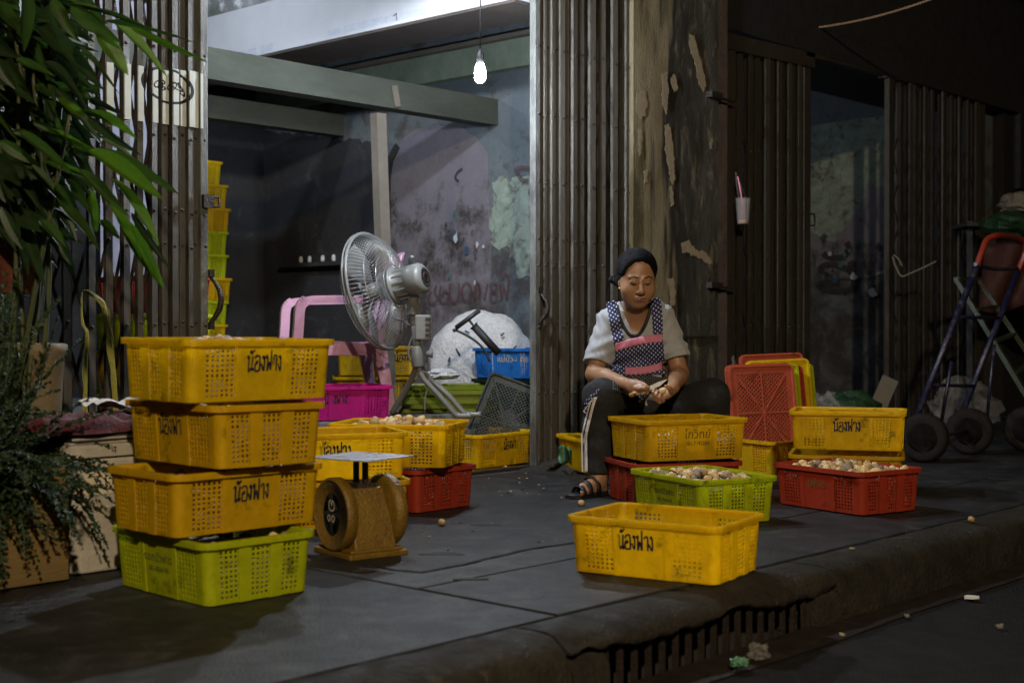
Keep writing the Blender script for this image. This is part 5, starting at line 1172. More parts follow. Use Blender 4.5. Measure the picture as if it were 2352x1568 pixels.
b = MB(); b.lathe([(.10,-.112),(.105,-.118),(.10,-.126),(.082,-.13),(.080,-.20),(.086,-.205),(.086,-.27),(.080,-.285),(.060,-.298),(.001,-.30)], 28, Qf); b.build('motor_housing', M['fangrey'], mo)
for k in range(14):
    a = 2*math.pi*k/14; b = MB(); b.bar(Qf @ Vector((.083*math.cos(a), .083*math.sin(a), -.135)), Qf @ Vector((.083*math.cos(a), .083*math.sin(a), -.20)), .006, .008); b.build('cooling_fin', M['fangrey'], mo)
b = MB(); b.lathe([(.018,-.3005),(.024,-.303),(.030,-.3005)], 20, Qf); b.lathe([(.044,-.2995),(.049,-.302),(.054,-.2985)], 24, Qf); b.build('motor_vent', M['iron'], mo)
b = MB(); kp = Qf @ Vector((0,.085,-.235)); b.lathe([(.008,0),(.006,.03),(.013,.034),(.012,.046),(.001,.05)], 10, Matrix.Translation(kp)); b.build('knob', M['fangrey'], mo)
mb_ = Qf @ Vector((0,-.08,-.20)); nk = Fp(950,735)
b = MB(); b.box((mb_+Fp(948,722))/2, (.05,.05,.10)); b.tube([mb_, Fp(950,712), Fp(953,745)], [.03,.026,.026], 12); mod_bevel(b.build('neck', M['fangrey'], FN), .004)
b = MB(); cbx = Fp(972,752); b.box(cbx, (.095,.085,.135), Matrix.Rotation(AL, 3, 'Z')); mod_bevel(b.build('switch_box', M['fangrey'], FN), .01, 3)
for k in range(4): b = MB(); p = cbx+Vector((RT[0]*.03-FW[0]*.047, RT[1]*.03-FW[1]*.047, .045-k*.028)); b.box(p, (.03,.012,.014), Matrix.Rotation(AL-math.pi/2, 3, 'Z')); b.build('switch_button', M['dull'], FN)
b = MB(); b.tube([Fp(953,740), Fp(958,790), Fp(960,835)], .022, 12); b.build('fan_pole', M['fangrey'], FN)
b = MB(); b.tube([Fp(957,795), Fp(960,842)], .034, 14); b.tube([Fp(980,812)-Vector((FW[0],FW[1],0))*.03, Fp(995,812)-Vector((FW[0],FW[1],0))*.03], [.012,.026], 10); mod_bevel(b.build('clamp_collar', M['fangrey'], FN), .003)
for dx, dt in ((0,0),(22,.12)):
    b = MB(); q = [Fp(962+dx*.3,838,FT+dt*.3), Fp(970+dx*.6,866,FT+dt), Fp(1005+dx,905,FT+dt), Fp(1040+dx,945,FT+dt)]; e = q[-1].copy(); e.z = .014; q[-1].z = max(q[-1].z, .03)
    e2 = e+Vector((RT[0]*.10, RT[1]*.10, 0)); b.tube(spline([q[0], q[1], q[2], q[3], Vector((q[3].x+RT[0]*.03, q[3].y+RT[1]*.03, .014)), e2], 5), .0155, 10); b.build('leg_tube', M['fangrey'], FN)
b = MB(); q = [Fp(958,836), Fp(940,880,FT+.1), Fp(900,930,FT+.2)]; q[-1].z = .014; b.tube(spline(q, 6), .0155, 10); b.build('leg_tube', M['fangrey'], FN)
b = MB(); b.tube(spline([Qf @ Vector((.03,-.07,-.24)), Fp(925,705), Fp(928,735), Fp(946,748), Fp(962,745)], 6), .004, 6); b.tube(spline([Fp(950,765), Fp(938,800), Fp(944,830), Fp(968,850), Fp(985,862), Fp(982,890), Fp(976,915), Fp(976,942)], 6), .004, 6); b.build('power_cable', M['fangrey'], FN)
# ================================================================== pink plastic armchair
ct = 7.75; cp = T(772, 800, ct); CHR = empty('armchair', (cp.x, cp.y, .28), 0, 'pink plastic garden armchair standing behind the fan', 'chair')
fdir = Vector((-.95*RT[0]-.3*FW[0], -.95*RT[1]-.3*FW[1], 0)).normalized(); CHR.rotation_euler.z = math.atan2(fdir.y, fdir.x)    # chair local +x = front
def grid_sheet(fn, nu, nv, skip=None):
    b = MB(); V = [fn(i/nu, j/nv) for i in range(nu+1) for j in range(nv+1)]; n = nv+1
    b.add(V, [(i*n+j, (i+1)*n+j, (i+1)*n+j+1, i*n+j+1) for i in range(nu) for j in range(nv) if not (skip and skip(i, j))], True); return b
o = grid_sheet(lambda u, v: (.24-.46*u, (v-.5)*(.46-.04*u), .40-.03*u+.02*(2*v-1)**2-(.05*max(0, .12-u)/.12)), 12, 10).build('seat', M['pink'], CHR); mod_solid(o, .006)
b = MB(); b.box((.245,0,.375), (.01,.44,.06)); b.bx(-.22,.24,-.235,-.225,.33,.40); b.bx(-.22,.24,.225,.235,.33,.40); mod_bevel(b.build('seat_apron', M['pink'], CHR), .004)
o = grid_sheet(lambda u, v: (-.21-.13*u-.05*(1-(2*v-1)**2), (v-.5)*(.40+.06*math.sin(u*3)-.06*u*u*u), .38+.54*u-.03*(2*v-1)**2*(u > .85)), 14, 18, lambda i, j: 2 <= i <= 10 and j % 4 in (2,) and 1 < j < 17).build('backrest', M['pink'], CHR); mod_solid(o, .007)
for s in (-1, 1):
    b = MB(); pth = spline([(-.27, s*.225, .66), (-.12, s*.265, .645), (.08, s*.275, .64), (.20, s*.275, .635), (.245, s*.272, .60), (.255, s*.268, .50), (.262, s*.262, .40)], 5)
    for k in range(len(pth)-1): b.bar(pth[k], pth[k+1]+(pth[k+1]-pth[k])*.15, .060, .040 if k < 16 else .052, (0,0,1) if k < 16 else (1,0,0))
    b.build('armrest', M['pink'], CHR)
    for x0, x1 in ((.235,.275), (-.20,-.27)):
        b = MB(); V = []
        for z, x, w in ((.40, x0, .042), (.2, (x0+x1)/2, .032), (0, x1, .024)): V += [(x-w, s*.225-s*.0, z), (x+w, s*.225, z), (x+w, s*(.225-.05+.02*(z < .3)), z), (x-w, s*(.225-.05+.02*(z < .3)), z)]
        V = [(a, c_+s*.03*(.4-z)/.4, z) for a, c_, z in V]; b.add(V, [(4*k+i, 4*k+(i+1) % 4, 4*k+4+(i+1) % 4, 4*k+4+i) for k in range(2) for i in range(4)]+[(0,1,2,3),(8,9,10,11)]); b.build('leg', M['pink'], CHR)
# ================================================================== sack, pump, bag
sp = T(1105, 850, 8.35); b = MB(); V = []; nu, nv = 40, 26
for j in range(nv+1):
    t = math.pi*j/nv
    for i in range(nu):
        a = 2*math.pi*i/nu; d = Vector((math.sin(t)*math.cos(a), math.sin(t)*math.sin(a), math.cos(t))); q = 1+.07*mnoise.noise(d*2.2)+.035*mnoise.noise(d*6)+.008*math.sin(34*math.atan2(d.z, d.x))
        V.append(Vector((d.x*.325*q, d.y*.13*q, d.z*.31*q)))
b.add(V, [(j*nu+i, j*nu+(i+1) % nu, (j+1)*nu+(i+1) % nu, (j+1)*nu+i) for j in range(nv) for i in range(nu)], True)
b.v = [tuple(Matrix.Rotation(AL-math.pi/2, 3, 'Z') @ Vector(v)) for v in b.v]
sk = b.build('woven_sack', M['sack']); sk.location = (sp.x, sp.y, .555); tag(sk, 'big round white woven sack leaning at the stained wall', 'sack')
for k, (x, y, dx, dy) in enumerate(((1048,800,8,16),(1068,760,10,4),(1150,770,8,-5),(1085,880,1,20),(1180,800,6,-6),(1030,830,4,-10))):
    b = MB(); q0 = T(x, y, 8.35-.128); q1 = T(x+dx, y+dy, 8.35-.124); b.tube([q0, (q0+q1)/2, q1], .006, 5); o = b.build('blue_mark', M['splashb'], sk); o.matrix_parent_inverse = Matrix.Translation(sk.location).inverted()
PT = 7.55; pu = empty('hand_pump', T(1110, 775, PT), 0, 'black hand pump with T-handle sticking out of the blue crate', 'pump'); bpy.context.view_layer.update()
def Up(x, y, t=PT): return T(x, y, t)-pu.location
b = MB(); b.tube([Up(1047,753), Up(1102,712)], .014, 10); b.build('pump_handle', M['rubber'], pu); b = MB(); b.tube([Up(1076,732), Up(1090,752)], .007, 8); b.build('pump_rod', M['iron'], pu)
b = MB(); b.tube([Up(1088,748), Up(1146,812)], [.022,.022], 12); b.tube([Up(1087,747), Up(1090,750)], .026, 12); b.build('pump_barrel', M['rubber'], pu)
b = MB(); b.tube(spline([Up(1044,758), Up(1056,762), Up(1085,778), Up(1110,800), Up(1125,830)], 5), [.007]*21, 8); b.tube([Up(1042,755), Up(1047,761)], .012, 8); b.build('pump_hose', M['rubber'], pu)
def crumple(name, c, r, m, label, cat, seed=0, sq=(1,1,1), amp=.35):
    b = MB(); V = []; nu, nv = 18, 12; c = Vector(c)
    for j in range(nv+1):
        t = math.pi*j/nv
        for i in range(nu):
            a = 2*math.pi*i/nu; d = Vector((math.sin(t)*math.cos(a), math.sin(t)*math.sin(a), math.cos(t))); q = 1+amp*mnoise.noise(d*2.5+Vector((seed,0,0)))+amp*.5*mnoise.noise(d*6+Vector((0,seed,0)))
            V.append(Vector((d.x*sq[0], d.y*sq[1], max(-.62, d.z)*sq[2]))*r*q)
    b.add(V, [(j*nu+i, j*nu+(i+1) % nu, (j+1)*nu+(i+1) % nu, (j+1)*nu+i) for j in range(nv) for i in range(nu)], False)
    o = b.build(name, M[m]); o.location = c; return tag(o, label, cat)
p = T(1050, 893, 7.75); crumple('plastic_bag', (p.x+.02, p.y+.13, .49), .085, 'sack', 'crumpled pale plastic bag on the pile of lime trays', 'bag', 3, (1.2,1.0,.42))
# ================================================================== cup in a bag on the right gate
cu = T(1706, 484, 8.55); CU = empty('plastic_cup', cu, 0, 'clear plastic cup with straw hanging on the rusty gate', 'cup')
b = MB(); b.lathe([(.034,-.085),(.036,-.08),(.047,.075),(.049,.078),(.045,.078),(.033,-.078)], 18); b.build('cup_body', M['cupclear'], CU); b = MB(); b.lathe([(.032,-.082),(.033,-.06)], 16); b.build('cup_dregs', M['tea'], CU)
b = MB(); b.tube([(0,0,-.05),(-.02,0,.1),(-.045,.01,.21)], .005, 6); b.build('straw', M['straw'], CU)
b = MB(); b.tube([(-.045,0,.075),(-.043,.02,.16),(-.035,.03,.24),(-.01,.02,.18),(.045,0,.075)], .003, 5); b.build('cup_sling', M['plasticbag'], CU)
# ================================================================== hand truck
h0 = T(2175, 1050, 7.95); HT = empty('hand_truck', (h0.x, h0.y, 0), 0, 'navy hand truck with red handle and two fat tyres at the right', 'hand truck'); bpy.context.view_layer.update()
def Hp(x, y, t): return T(x, y, t)-HT.location
ta, tb = 7.75, 8.25
b = MB(); b.tube([Hp(2085,1010,ta), Hp(2243,612,ta+.12)], .019, 10); b.build('rail', M['tblue'], HT); b = MB(); b.tube([Hp(2186,1012,tb), Hp(2338,622,tb+.12)], .019, 10); b.build('rail', M['tblue'], HT)
b = MB(); b.tube(spline([Hp(2243,612,ta+.12), Hp(2256,575,ta+.14), Hp(2268,550,ta+.17), Hp(2296,541,ta+.22), Hp(2330,546,tb), Hp(2352,555,tb+.08), Hp(2355,580,tb+.12), Hp(2338,622,tb+.12)], 6), .019, 10); b.build('handle', M['tred'], HT)
b = MB(); b.tube(spline([Hp(2240,607,ta+.1), Hp(2285,618,ta+.3), Hp(2338,616,tb+.12)], 5), .012, 8); b.build('crossbar', M['tblue'], HT)
b = MB(); b.tube([Hp(2200,728,ta+.08), Hp(2294,730,tb+.08)], .011, 8); b.build('crossbar', M['tblue'], HT)
b = MB(); b.tube([Hp(2136,884,ta+.03), Hp(2236,886,tb+.03)], .011, 8); b.build('crossbar', M['tblue'], HT)
for q0, q1 in (((2160,985,7.85),(2186,830,ta+.06)), ((2266,975,8.32),(2284,790,tb+.06))): b = MB(); b.tube([Hp(*q0), Hp(*q1)], .011, 8); b.build('brace', M['tblue'], HT)
wa = G(2122, 1062); wb_ = G(2228, 1044); axl = (wb_-wa).normalized()
for w0 in (wa, wb_):
    e = empty('wheel', w0+Vector((0,0,.141))-HT.location); e.parent = HT; z_ = (axl*.75+Vector((-FW[0],-FW[1],0))*-.66).normalized(); z_ = Vector((FW[0]*.86+RT[0]*.5, FW[1]*.86+RT[1]*.5, 0)).normalized(); Q = z_.to_track_quat('Z', 'Y').to_matrix().to_4x4()
    b = MB(); b.lathe([(.085,-.034),(.115,-.042),(.133,-.032),(.140,-.012),(.140,.012),(.133,.032),(.115,.042),(.085,.034),(.080,0),(.085,-.034)], 32, Q); b.build('tyre', M['tyre'], e)
    b = MB(); b.lathe([(.001,-.030),(.03,-.030),(.035,-.012),(.084,-.018),(.084,.018),(.035,.012),(.03,.030),(.001,.030)], 24, Q); b.build('wheel_hub', M['hub'], e)
b = MB(); b.tube([wa+Vector((0,0,.141))-HT.location, wb_+Vector((0,0,.141))-HT.location], .012, 8); b.build('axle', M['iron'], HT)
b = MB(); a0 = Hp(2085,1010,ta); a1 = Hp(2186,1012,tb); fw = Vector((-FW[0],-FW[1],0))*.16-Vector((RT[0],RT[1],0))*.12
b.add([a0, a1, a1+fw, a0+fw, a0+Vector((0,0,.006)), a1+Vector((0,0,.006)), a1+fw+Vector((0,0,.006)), a0+fw+Vector((0,0,.006))], [(3,2,1,0),(4,5,6,7),(0,1,5,4),(1,2,6,5),(2,3,7,6),(3,0,4,7)]); b.build('toe_plate', M['tblue'], HT)
# clutter at the far right
b = MB(); b.bar(T(2012,945,9.9), T(2046,868,9.9), .12, .02, (FW[0],FW[1],0)); tag(b.build('wood_plank', M['plank']), 'pale plank propped in the right-hand doorway', 'plank')
p = T(1958, 950, 8.6); crumple('green_bag', (p.x, p.y, .20), .20, 'greenbag', 'green net bag lying behind the right-hand yellow crate', 'bag', 5, (1.1,.9,.75), .25)
p = T(1892, 930, 8.0); crumple('plastic_wrap', (p.x, p.y, .21), .17, 'plasticbag', 'crumpled clear plastic sheet behind the leaning trays', 'plastic sheet', 7, (.8,.7,1.0), .5)
p = T(2215, 985, 9.2); crumple('plastic_wrap', (p.x, p.y, .2), .22, 'plasticbag', 'crumpled clear plastic bag behind the wheels of the hand truck', 'plastic sheet', 9, (1.3,.8,.9), .5)
p = T(1690, 845, 7.7); b = MB()
for k in range(7): b.tube(spline([p+Vector((0,0,-.12)), p+Vector((rj.uniform(-.02,.04), 0, -.03)), p+Vector((-.03+rj.uniform(-.02,.02), 0, .05+rj.uniform(-.02,.03)))], 4), .003, 4)
tag(b.build('plastic_strip', M['plasticbag']), 'torn clear plastic strips sticking up behind the coral tray', 'plastic sheet')
LDR = empty('leaning_ladder', T(2290, 960, 9.6)*1.0, 0, 'dark green metal ladder leaning in the shadows at far right', 'ladder'); LDR.location.z = 0; bpy.context.view_layer.update()
def Lp(x, y, t): return T(x, y, t)-LDR.location
for q0, q1 in (((2196,640,9.5),(2420,1010,9.1)), ((2246,640,9.9),(2460,960,9.6))): b = MB(); b.bar(Lp(*q0), Lp(*q1), .045, .03); b.build('side_rail', M['greenframe'], LDR)
for u in (0,.2,.4,.6,.8): b = MB(); a0 = Lp(2196,640,9.5).lerp(Lp(2420,1010,9.1), u); a1 = Lp(2246,640,9.9).lerp(Lp(2460,960,9.6), u); b.bar(a0, a1, .04, .02); b.build('rung', M['greenframe'], LDR)
b = grid_sheet(lambda u, v: T(2255+u*170+6*math.sin(v*5), 500+v*210+10*math.sin(u*7), 10.6+.1*math.sin(u*9+v*4)), 12, 10); o = b.build('tarpaulin', M['orangebag']); mod_solid(o, .01); tag(o, 'rust coloured sheet hanging behind the hand truck handle', 'tarpaulin')
p = T(2320, 520, 10.4); crumple('cloth_bundle', (p.x, p.y, p.z), .22, 'greenbag', 'green bundle on top of the rust coloured sheet', 'bundle', 12, (1.,1.,.5), .3)
p = T(2345, 470, 10.6); crumple('paper_bundle', (p.x, p.y, p.z), .16, 'plank', 'pale paper bundle at the far right edge above the sheet', 'bundle', 13, (1.,1.,.6), .3)
SHLF = empty('shelf', T(2330, 900, 10.9), 0, 'dark storage shelf holding bundles at the far right', 'shelf'); SHLF.location.z = 0
for dx in (-.35,.35): b = MB(); b.bar((dx*RT[0],dx*RT[1],0), (dx*RT[0],dx*RT[1],1.62), .05, .05); b.build('leg', M['dull'], SHLF)
b = MB(); b.box((0,0,1.58), (.9,.4,.03), Matrix.Rotation(AL-math.pi/2, 3, 'Z')); b.build('shelf_board', M['dull'], SHLF)
b = MB(); b.tube(spline([T(2050,590,9.9), T(2056,610,9.85), T(2070,634,9.8), T(2090,628,9.8), T(2120,615,9.8), T(2150,600,9.8)], 6), .007, 6); b.tube(spline([T(2052,585,9.88), T(2064,596,9.85), T(2072,612,9.82)], 5), .006, 6); tag(b.build('rope', M['plank']), 'frayed pale rope tied round the far right gate', 'rope')
p = G(2345, 1040); e = empty('spare_wheel', (p.x+.1, p.y, .14), 0, 'dark spare wheel in the shade at the far right edge', 'wheel'); Q = Vector((FW[0]*.9+RT[0]*.4, FW[1]*.9+RT[1]*.4, 0)).normalized().to_track_quat('Z','Y').to_matrix().to_4x4()
b = MB(); b.lathe([(.085,-.034),(.115,-.042),(.138,-.02),(.138,.02),(.115,.042),(.085,.034),(.08,0),(.085,-.034)], 28, Q); b.build('tyre', M['tyre'], e); b = MB(); b.lathe([(.001,-.03),(.03,-.03),(.084,-.015),(.084,.015),(.03,.03),(.001,.03)], 20, Q); b.build('wheel_hub', M['hub'], e)
# the small can between the crates
p = to_w((1677-PCX)/PF*6.55, 6.55, 0); CN = empty('drink_can', p, 0, 'small printed can standing between the amber crates', 'can')
b = MB(); b.lathe([(.026,0),(.030,.006),(.031,.015),(.031,.15),(.026,.16),(.024,.158)], 18); b.build('can_body', M['paper'], CN)
o = obj('lettering', font_text('Chan', .036, M['ink']), CN); o.matrix_basis = Matrix.Rotation(AL-math.pi/2, 4, 'Z') @ Matrix.Translation((.002,-.0325,.115)) @ Matrix.Rotation(math.pi/2, 4, 'X')
# litter
def flake(px, py, s, m, z=None, h=.002):
    g = G(px, py, z or 0); b = MB(); n = rj.choice((4,5,6)); a0 = rj.uniform(0,6)
    b.prism([(s*rj.uniform(.5,1.1)*math.cos(a0+2*math.pi*i/n), s*rj.uniform(.5,1.1)*math.sin(a0+2*math.pi*i/n)) for i in range(n)], 0, h+s*.25); o = b.build('peel_scrap', M[m]); o.location = (g.x, g.y, (z or 0)+.005); o.rotation_euler = (rj.uniform(-.2,.2), rj.uniform(-.2,.2), 0)
    return o
for k in range(30):
    px = rj.gauss(1200, 110) if k < 19 else rj.uniform(960, 1300); py = rj.uniform(1088, 1150) if k < 19 else rj.uniform(1130,1270)
    if px > 1290 and py < 1150: px -= 120
    if px < 1105 and py < 1185: px = 1110+rj.uniform(0,150)
    flake(px, py, rj.uniform(.003,.009), rj.choice(['litter','litter','litdark']))
for o in [o for o in COL.objects if o.name.startswith('peel_scrap')]: tag(o, 'tiny mushroom peel or dirt scrap on the pavement before the doorway', 'scrap', 'peel scraps on the pavement')
for k, (px, py, s, m, lb) in enumerate(((2230,1378,.03,'whitecloth','white curled scrap on the road at right'),(1958,1264,.014,'litter','pale crumb beside the red crate'),(2300,1445,.02,'plank','dry leaf scrap on the road at lower right'),(1935,1463,.012,'litter','pale crumb on the road below the kerb'),(2085,1420,.014,'plank','brown leaf crumb on the road near the gutter'))):
    o = flake(px, py, s, m, -.166 if k != 1 else None); o.name = 'paper_scrap'; tag(o, lb, 'scrap')
p = G(1745, 1512, -.15); crumple('crumpled_wrapper', (p.x, p.y, -.135), .026, 'plasticbag', 'crumpled shiny wrapper in the gutter by the drain', 'wrapper', 21, (1.2,1,.9), .6)
p = G(1700, 1528, -.15); crumple('crumpled_wrapper', (p.x, p.y, -.142), .020, 'tile', 'small green wrapper in the gutter by the drain', 'wrapper', 22, (1.6,1,.6), .6)
p = G(1296, 1058, .03); b = grid_sheet(lambda u, v: T(1283+u*30, 1060-v*34+10*u*(1-v)+5*math.sin(u*6+v*3), 7.05+.05*math.sin(u*8+2*v)), 8, 8); o = b.build('foil_wrapper', M['tile']); mod_solid(o, .002); tag(o, 'torn green and silver wrapper at the foot of the brown gate', 'wrapper')
b = MB(); b.bar(G(1262,1074,.03)+Vector((0,0,.01)), G(1335,1050,.03)+Vector((0,0,.05)), .05, .012); tag(b.build('wood_plank', M['slat2']), 'short dark board at the foot of the brown gate', 'plank')
# ================================================================== plants and things on the left
rp = random.Random(21)
def leaf_mesh(seed):
    r = random.Random(seed); b = MB(); nu, nv = 14, 4; V = []; dr = r.uniform(.05,.16); tw = r.uniform(-.5,.5)
    for i in range(nu+1):
        u = i/nu; w = .5*(math.sin(math.pi*min(1, u**.8*1.0))**.75)*(1-.25*u) if 0 < u < 1 else 0.0
        for j in range(nv+1):
            v = -1+2*j/nv; y = v*w; z = -dr*u*u+.10*abs(v)*w*2-.0+.02*math.sin(u*9+v*2+seed)*w; a = tw*u; V.append((u, y*math.cos(a)-z*math.sin(a)*.3, z+y*math.sin(a)*.5))
    b.add(V, [(i*(nv+1)+j, (i+1)*(nv+1)+j, (i+1)*(nv+1)+j+1, i*(nv+1)+j+1) for i in range(nu) for j in range(nv)], True); return b.mesh('leaf', M['leafA'])
LM = [leaf_mesh(s) for s in range(6)]
base = to_w((20-PCX)/PF*4.5, 4.55, 0); PL = empty('broadleaf_plant', base, 0, 'tall plant with long drooping green leaves before the left gate', 'plant')
bpy.context.view_layer.update()
def leaf(p0, p1, w, m, facing=None):
    d = p1-p0; L_ = d.length; x = d/L_; tocam = (cam.location-p0).normalized(); n = (tocam+Vector((rp.uniform(-.6,.6), rp.uniform(-.6,.6), rp.uniform(-.1,1.0)))).normalized(); n = (n-x*n.dot(x)).normalized(); y = n.cross(x)
    Q = Matrix((x, y, n)).transposed().to_4x4() @ Matrix.Diagonal((L_, w, L_*.8, 1)); Q.translation = p0-PL.location; o = obj('leaf', rp.choice(LM), PL, M[m]); o.matrix_basis = Q; return o
def z7p(x, y): return x*.4322, y*.4322
LV = [(370,30,800,135,40),(380,40,640,230,120),(590,110,905,400,95),(700,150,1095,330,48),(560,120,1010,208,26),(520,170,690,392,125),(420,250,650,500,62),(200,130,545,460,130),(90,320,290,400,62),(230,330,480,560,120),(480,530,650,610,52),(450,590,735,720,52),(540,740,765,875,56),(470,620,720,820,74),(500,800,940,990,74),(470,800,865,1040,112),(590,950,870,1270,84),(640,1150,880,1540,112),(480,1000,520,1270,64),(330,1100,530,1310,112),(0,750,210,880,84),(170,880,360,1100,84),(350,950,480,1120,74),(210,1170,370,1310,74),(120,-60,160,240,104),(-60,800,130,1000,112),(60,1000,150,1160,84),(60,450,180,545,74),(530,1170,640,1260,62),(700,1130,900,1430,52),(90,1250,160,1480,64),(230,700,600,840,60),(150,650,420,760,60),(300,520,520,700,70),(20,560,300,640,60),(100,700,380,900,70),(250,850,560,980,60),(420,900,690,1150,72),(300,980,440,1230,80),(560,1060,760,1370,60),(10,1100,120,1330,80),(-40,300,90,480,90),(40,150,260,330,110),(280,0,400,200,90),(420,-60,560,120,80),(-20,0,120,180,100)]
for k, (x0, y0, x1, y1, w) in enumerate(LV):
    t = rp.uniform(3.95, 4.45); a = T(*z7p(x0, y0), t); c_ = T(*z7p(x1, y1), t+rp.uniform(-.25,.12)); bright = x1 > 480 and rp.random() < .5; leaf(a, c_, w*.4322*t/PF*.86, 'leafB' if bright else rp.choice(['leafA','leafA','leafC']))  # brighter green on the right-hand leaves paints the lamplight falling on them
for k in range(280):
    x0 = rp.uniform(-120, 300); y0 = rp.uniform(-60, 1150); L_ = rp.uniform(200, 420); a = math.radians(rp.uniform(0, 75)); t = rp.uniform(4.35, 5.0); p0 = T(*z7p(x0, y0), t)
    lim = 520 if y0 < 400 else 560 if y0 < 900 else 420; x1 = min(lim, x0+L_*math.cos(a)); p1 = T(*z7p(x1, y0+L_*math.sin(a)), t+rp.uniform(-.2,.2)); leaf(p0, p1, rp.uniform(.03,.07), rp.choice(['leafC','leafC','leafC','leafA']))  # mostly darker green, painting the plant's unlit depth
for k in range(7):
    b = MB(); top = T(*z7p(rp.uniform(-40,420), rp.uniform(20,900)), rp.uniform(4.3,4.7))-PL.location; m_ = Vector((top.x*.4+rp.uniform(-.1,.1), top.y*.4, top.z*.6)); b.tube(spline([Vector((rp.uniform(-.06,.06), rp.uniform(-.06,.06), .3)), m_, top], 8), [.012-.0004*i for i in range(17)], 6); b.build('stem', M['stem'], PL)
# planter box of boards with feathery asparagus fern
PB = empty('planter_box', (1.62, 3.93, 0), 0, 'low wooden planter of pale boards at the lower left', 'planter')
for k in range(2):
    b = MB(); b.bx(-.47,.48,-.19,-.17,.006+k*.17,.172+k*.17); mod_bevel(b.build('board', M['planter'], PB), .003)
    b = MB(); b.bx(-.47,.48,.17,.19,.006+k*.17,.172+k*.17); b.build('board', M['planter'], PB)
    b = MB(); b.bx(.46,.48,-.168,.168,.006+k*.17,.172+k*.17); b.build('board', M['planter'], PB)
b = MB(); b.bx(-.46,.455,-.165,.165,.02,.28); b.build('soil', M['litdark'], PB)
FE = empty('fern_shrub', (1.75, 3.9, .28), 0, 'dark feathery fern shrub spilling over the wooden planter', 'plant')
b = MB(); bs = MB()
def frond(p0, d, L_, droop):
    p = Vector(p0); d = Vector(d).normalized(); n = 16; st = L_/n; side = d.cross(Vector((0,0,1))); side = side.normalized() if side.length > .01 else Vector((1,0,0)); pts = []
    for i in range(n):
        pts.append(p.copy()); d = (d+Vector((rp.uniform(-.08,.08), rp.uniform(-.08,.08), -droop))).normalized(); p = p+d*st
        ll = .036*(1-abs(i/n-.4))*rp.uniform(.7,1.3)
        for s in (-1, 1):
            for q in range(6):
                e = (side*s*rp.uniform(.5,1)+d*rp.uniform(.1,.9)+Vector((0,0,rp.uniform(-.5,.5)))).normalized(); o = p+d*st*rp.random(); c_ = o+e*ll*rp.uniform(.6,1); w = Vector((rp.uniform(-1,1), rp.uniform(-1,1), rp.uniform(-1,1)))*.0055
                b.add([o, (o+c_)/2+w, c_, (o+c_)/2-w], [(0,1,2,3)])
    bs.tube(pts, .0016, 4, False)
for k in range(560):
    a = rp.uniform(0, 6.28); x0 = rp.uniform(-.35,.22); frond((x0, rp.uniform(-.1,.12), 0), (math.cos(a)*.8-.05, math.sin(a)*.7-.3, rp.uniform(.3,1.6)), rp.uniform(.22,.46), rp.uniform(.02,.17))
for k in range(130):
    frond((rp.uniform(-.3,.25), rp.uniform(-.05,.2), .05), (rp.uniform(-.5,.4), rp.uniform(-.2,.3), 1.6), rp.uniform(.35,.62), rp.uniform(.0,.06))
tag(b.build('foliage', M['fern'], FE), kind='stuff'); bs.build('fern_stems', M['stem'], FE)
# pots, foam box, cloth, raffia
p = T(98, 960, 4.62); b = MB(); b.lathe([(.06,0),(.075,.02),(.085,.25),(.095,.44),(.105,.455),(.105,.48),(.09,.485),(.085,.46),(.08,.40)], 22); o = b.build('tall_pot', M['creampot']); o.location = (p.x+.0, p.y+.05, .225); tag(o, 'cream glazed pot behind the fern', 'pot')
b = MB(); b.bx(-.11,.11,-.11,.11,0,.222); o = b.build('pot_stand', M['dull']); o.location = (p.x+.0, p.y+.05, .002); tag(o, 'dark block under the cream pot', 'stand')
p = T(40, 615, 4.7); b = MB(); b.lathe([(.05,-.09),(.06,-.085),(.085,.07),(.095,.075),(.095,.10),(.085,.10),(.08,.06)], 20); o = b.build('clay_pot', M['clay']); o.location = p; tag(o, 'red clay pot hanging among the leaves', 'pot')
b = MB(); b.tube([Vector((-.09,0,.09)), Vector((0,0,.9)), Vector((0,0,1.6))], .003, 5); b.tube([Vector((.09,0,.09)), Vector((0,0,.9))], .003, 5); h_ = b.build('pot_hanger', M['cord'], o)
FBX = empty('foam_box', (2.38, 3.98, 0), 0, 'dirty white foam box with a numbered label behind the crate stack', 'box')
b = MB(); b.prism(rrect(.235,.18,.05,5), .004, .36, inset=.01); mod_bevel(b.build('box_body', M['foam'], FBX), .006)
b = MB(); b.prism(rrect(.245,.19,.05,5), .362, .40, inset=.008); b.build('box_lid', M['foam'], FBX)
b = MB(); b.bx(-.20,.05,-.1825,-.181,.245,.315); b.build('paper_label', M['paper'], FBX)
o = obj('lettering', font_text('611075', .05, M['ink']), FBX); o.matrix_basis = Matrix.Translation((-.085,-.1832,.272)) @ Matrix.Rotation(math.pi/2, 4, 'X')
b = MB()
for k in range(5): b.box((-.15+k*.03, -.181, .20+.003*k), (.014,.003,.008))
b.box((-.17,-.181,.18), (.012,.003,.010)); b.build('printed_marks', M['paper'], FBX)
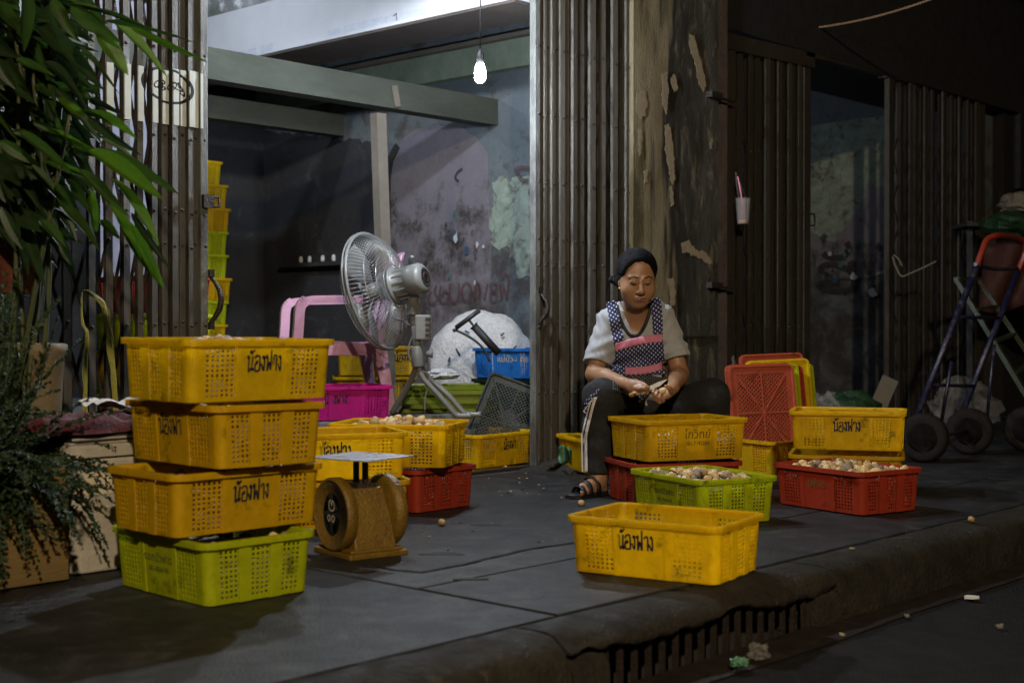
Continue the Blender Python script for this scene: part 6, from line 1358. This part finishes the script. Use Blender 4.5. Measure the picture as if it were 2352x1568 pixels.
for k in range(4):
    b = MB(); b.prism(rrect(.22-.004*k,.16,.01,2), 0, .006); o = b.build('flat_board', M['dull' if k % 2 else 'foam']); o.location = (2.36+rp.uniform(-.01,.01), 3.97, .402+k*.0065); o.rotation_euler.z = rp.uniform(-.05,.05); tag(o, f"thin flat board on the foam box, {['lowest','second','third','top'][k]} of four", 'board', 'thin boards on the foam box')
def fold(u, v):
    x = -.27+.50*u; y = -.17+.34*v; e = min(u, 1-u, v, 1-v); return (x+.012*math.sin(v*17), y+.01*math.sin(u*13), max(.004, (.046+.007*math.sin(u*16+30*v+3*math.sin(u*9))+.006*math.sin(v*47-9*u)+.016*mnoise.noise((u*5, v*5, 0))+.006*mnoise.noise((u*21, v*21, 3)))*min(1, e*14)**.5))
o = grid_sheet(fold, 44, 34).build('cloth_pile', M['maroon']); o.location = (2.30, 3.96, .430); tag(o, 'crumpled maroon cloth pile on the boards over the foam box', 'cloth')
o2 = grid_sheet(lambda u, v: (-.12+.24*u, -.08+.16*v, .012*math.sin(u*9)+.008*math.sin(v*11)), 14, 10).build('white_paper', M['whitecloth']); o2.location = (2.42, 4.0, .515); tag(o2, 'crumpled white paper on top of the maroon cloth', 'paper')
RF = MB()
for k in range(26):
    j = lambda s: Vector((rp.uniform(-s,s), rp.uniform(-s,s), rp.uniform(-s,s))); pk0 = T(189,668,5.12); RF.tube(spline([pk0, T(206,672,5.1)+j(.006), T(236,698,5.1)+j(.008), T(246,722,5.1)+j(.010), T(252+rp.uniform(-3,3),790,5.1)+j(.010), T(262+rp.uniform(-5,5),870,5.1)+j(.008), T(268+rp.uniform(-6,4),962,5.1)+j(.008)], 4), .0016, 4, False)
for k in range(12):
    j = lambda s: Vector((rp.uniform(-s,s), rp.uniform(-s,s), rp.uniform(-s,s))); RF.tube(spline([T(189,668,5.12), T(188,700,5.11)+j(.004), T(191,746,5.11)+j(.005), T(201,770,5.1)+j(.006), T(197+rp.uniform(-4,4),850,5.1)+j(.006), T(193+rp.uniform(-5,9),950,5.1)+j(.006)], 4), .0016, 4, False)
tag(RF.build('raffia_string', M['raffia']), 'yellow plastic raffia strands tied to the left gate', 'string')
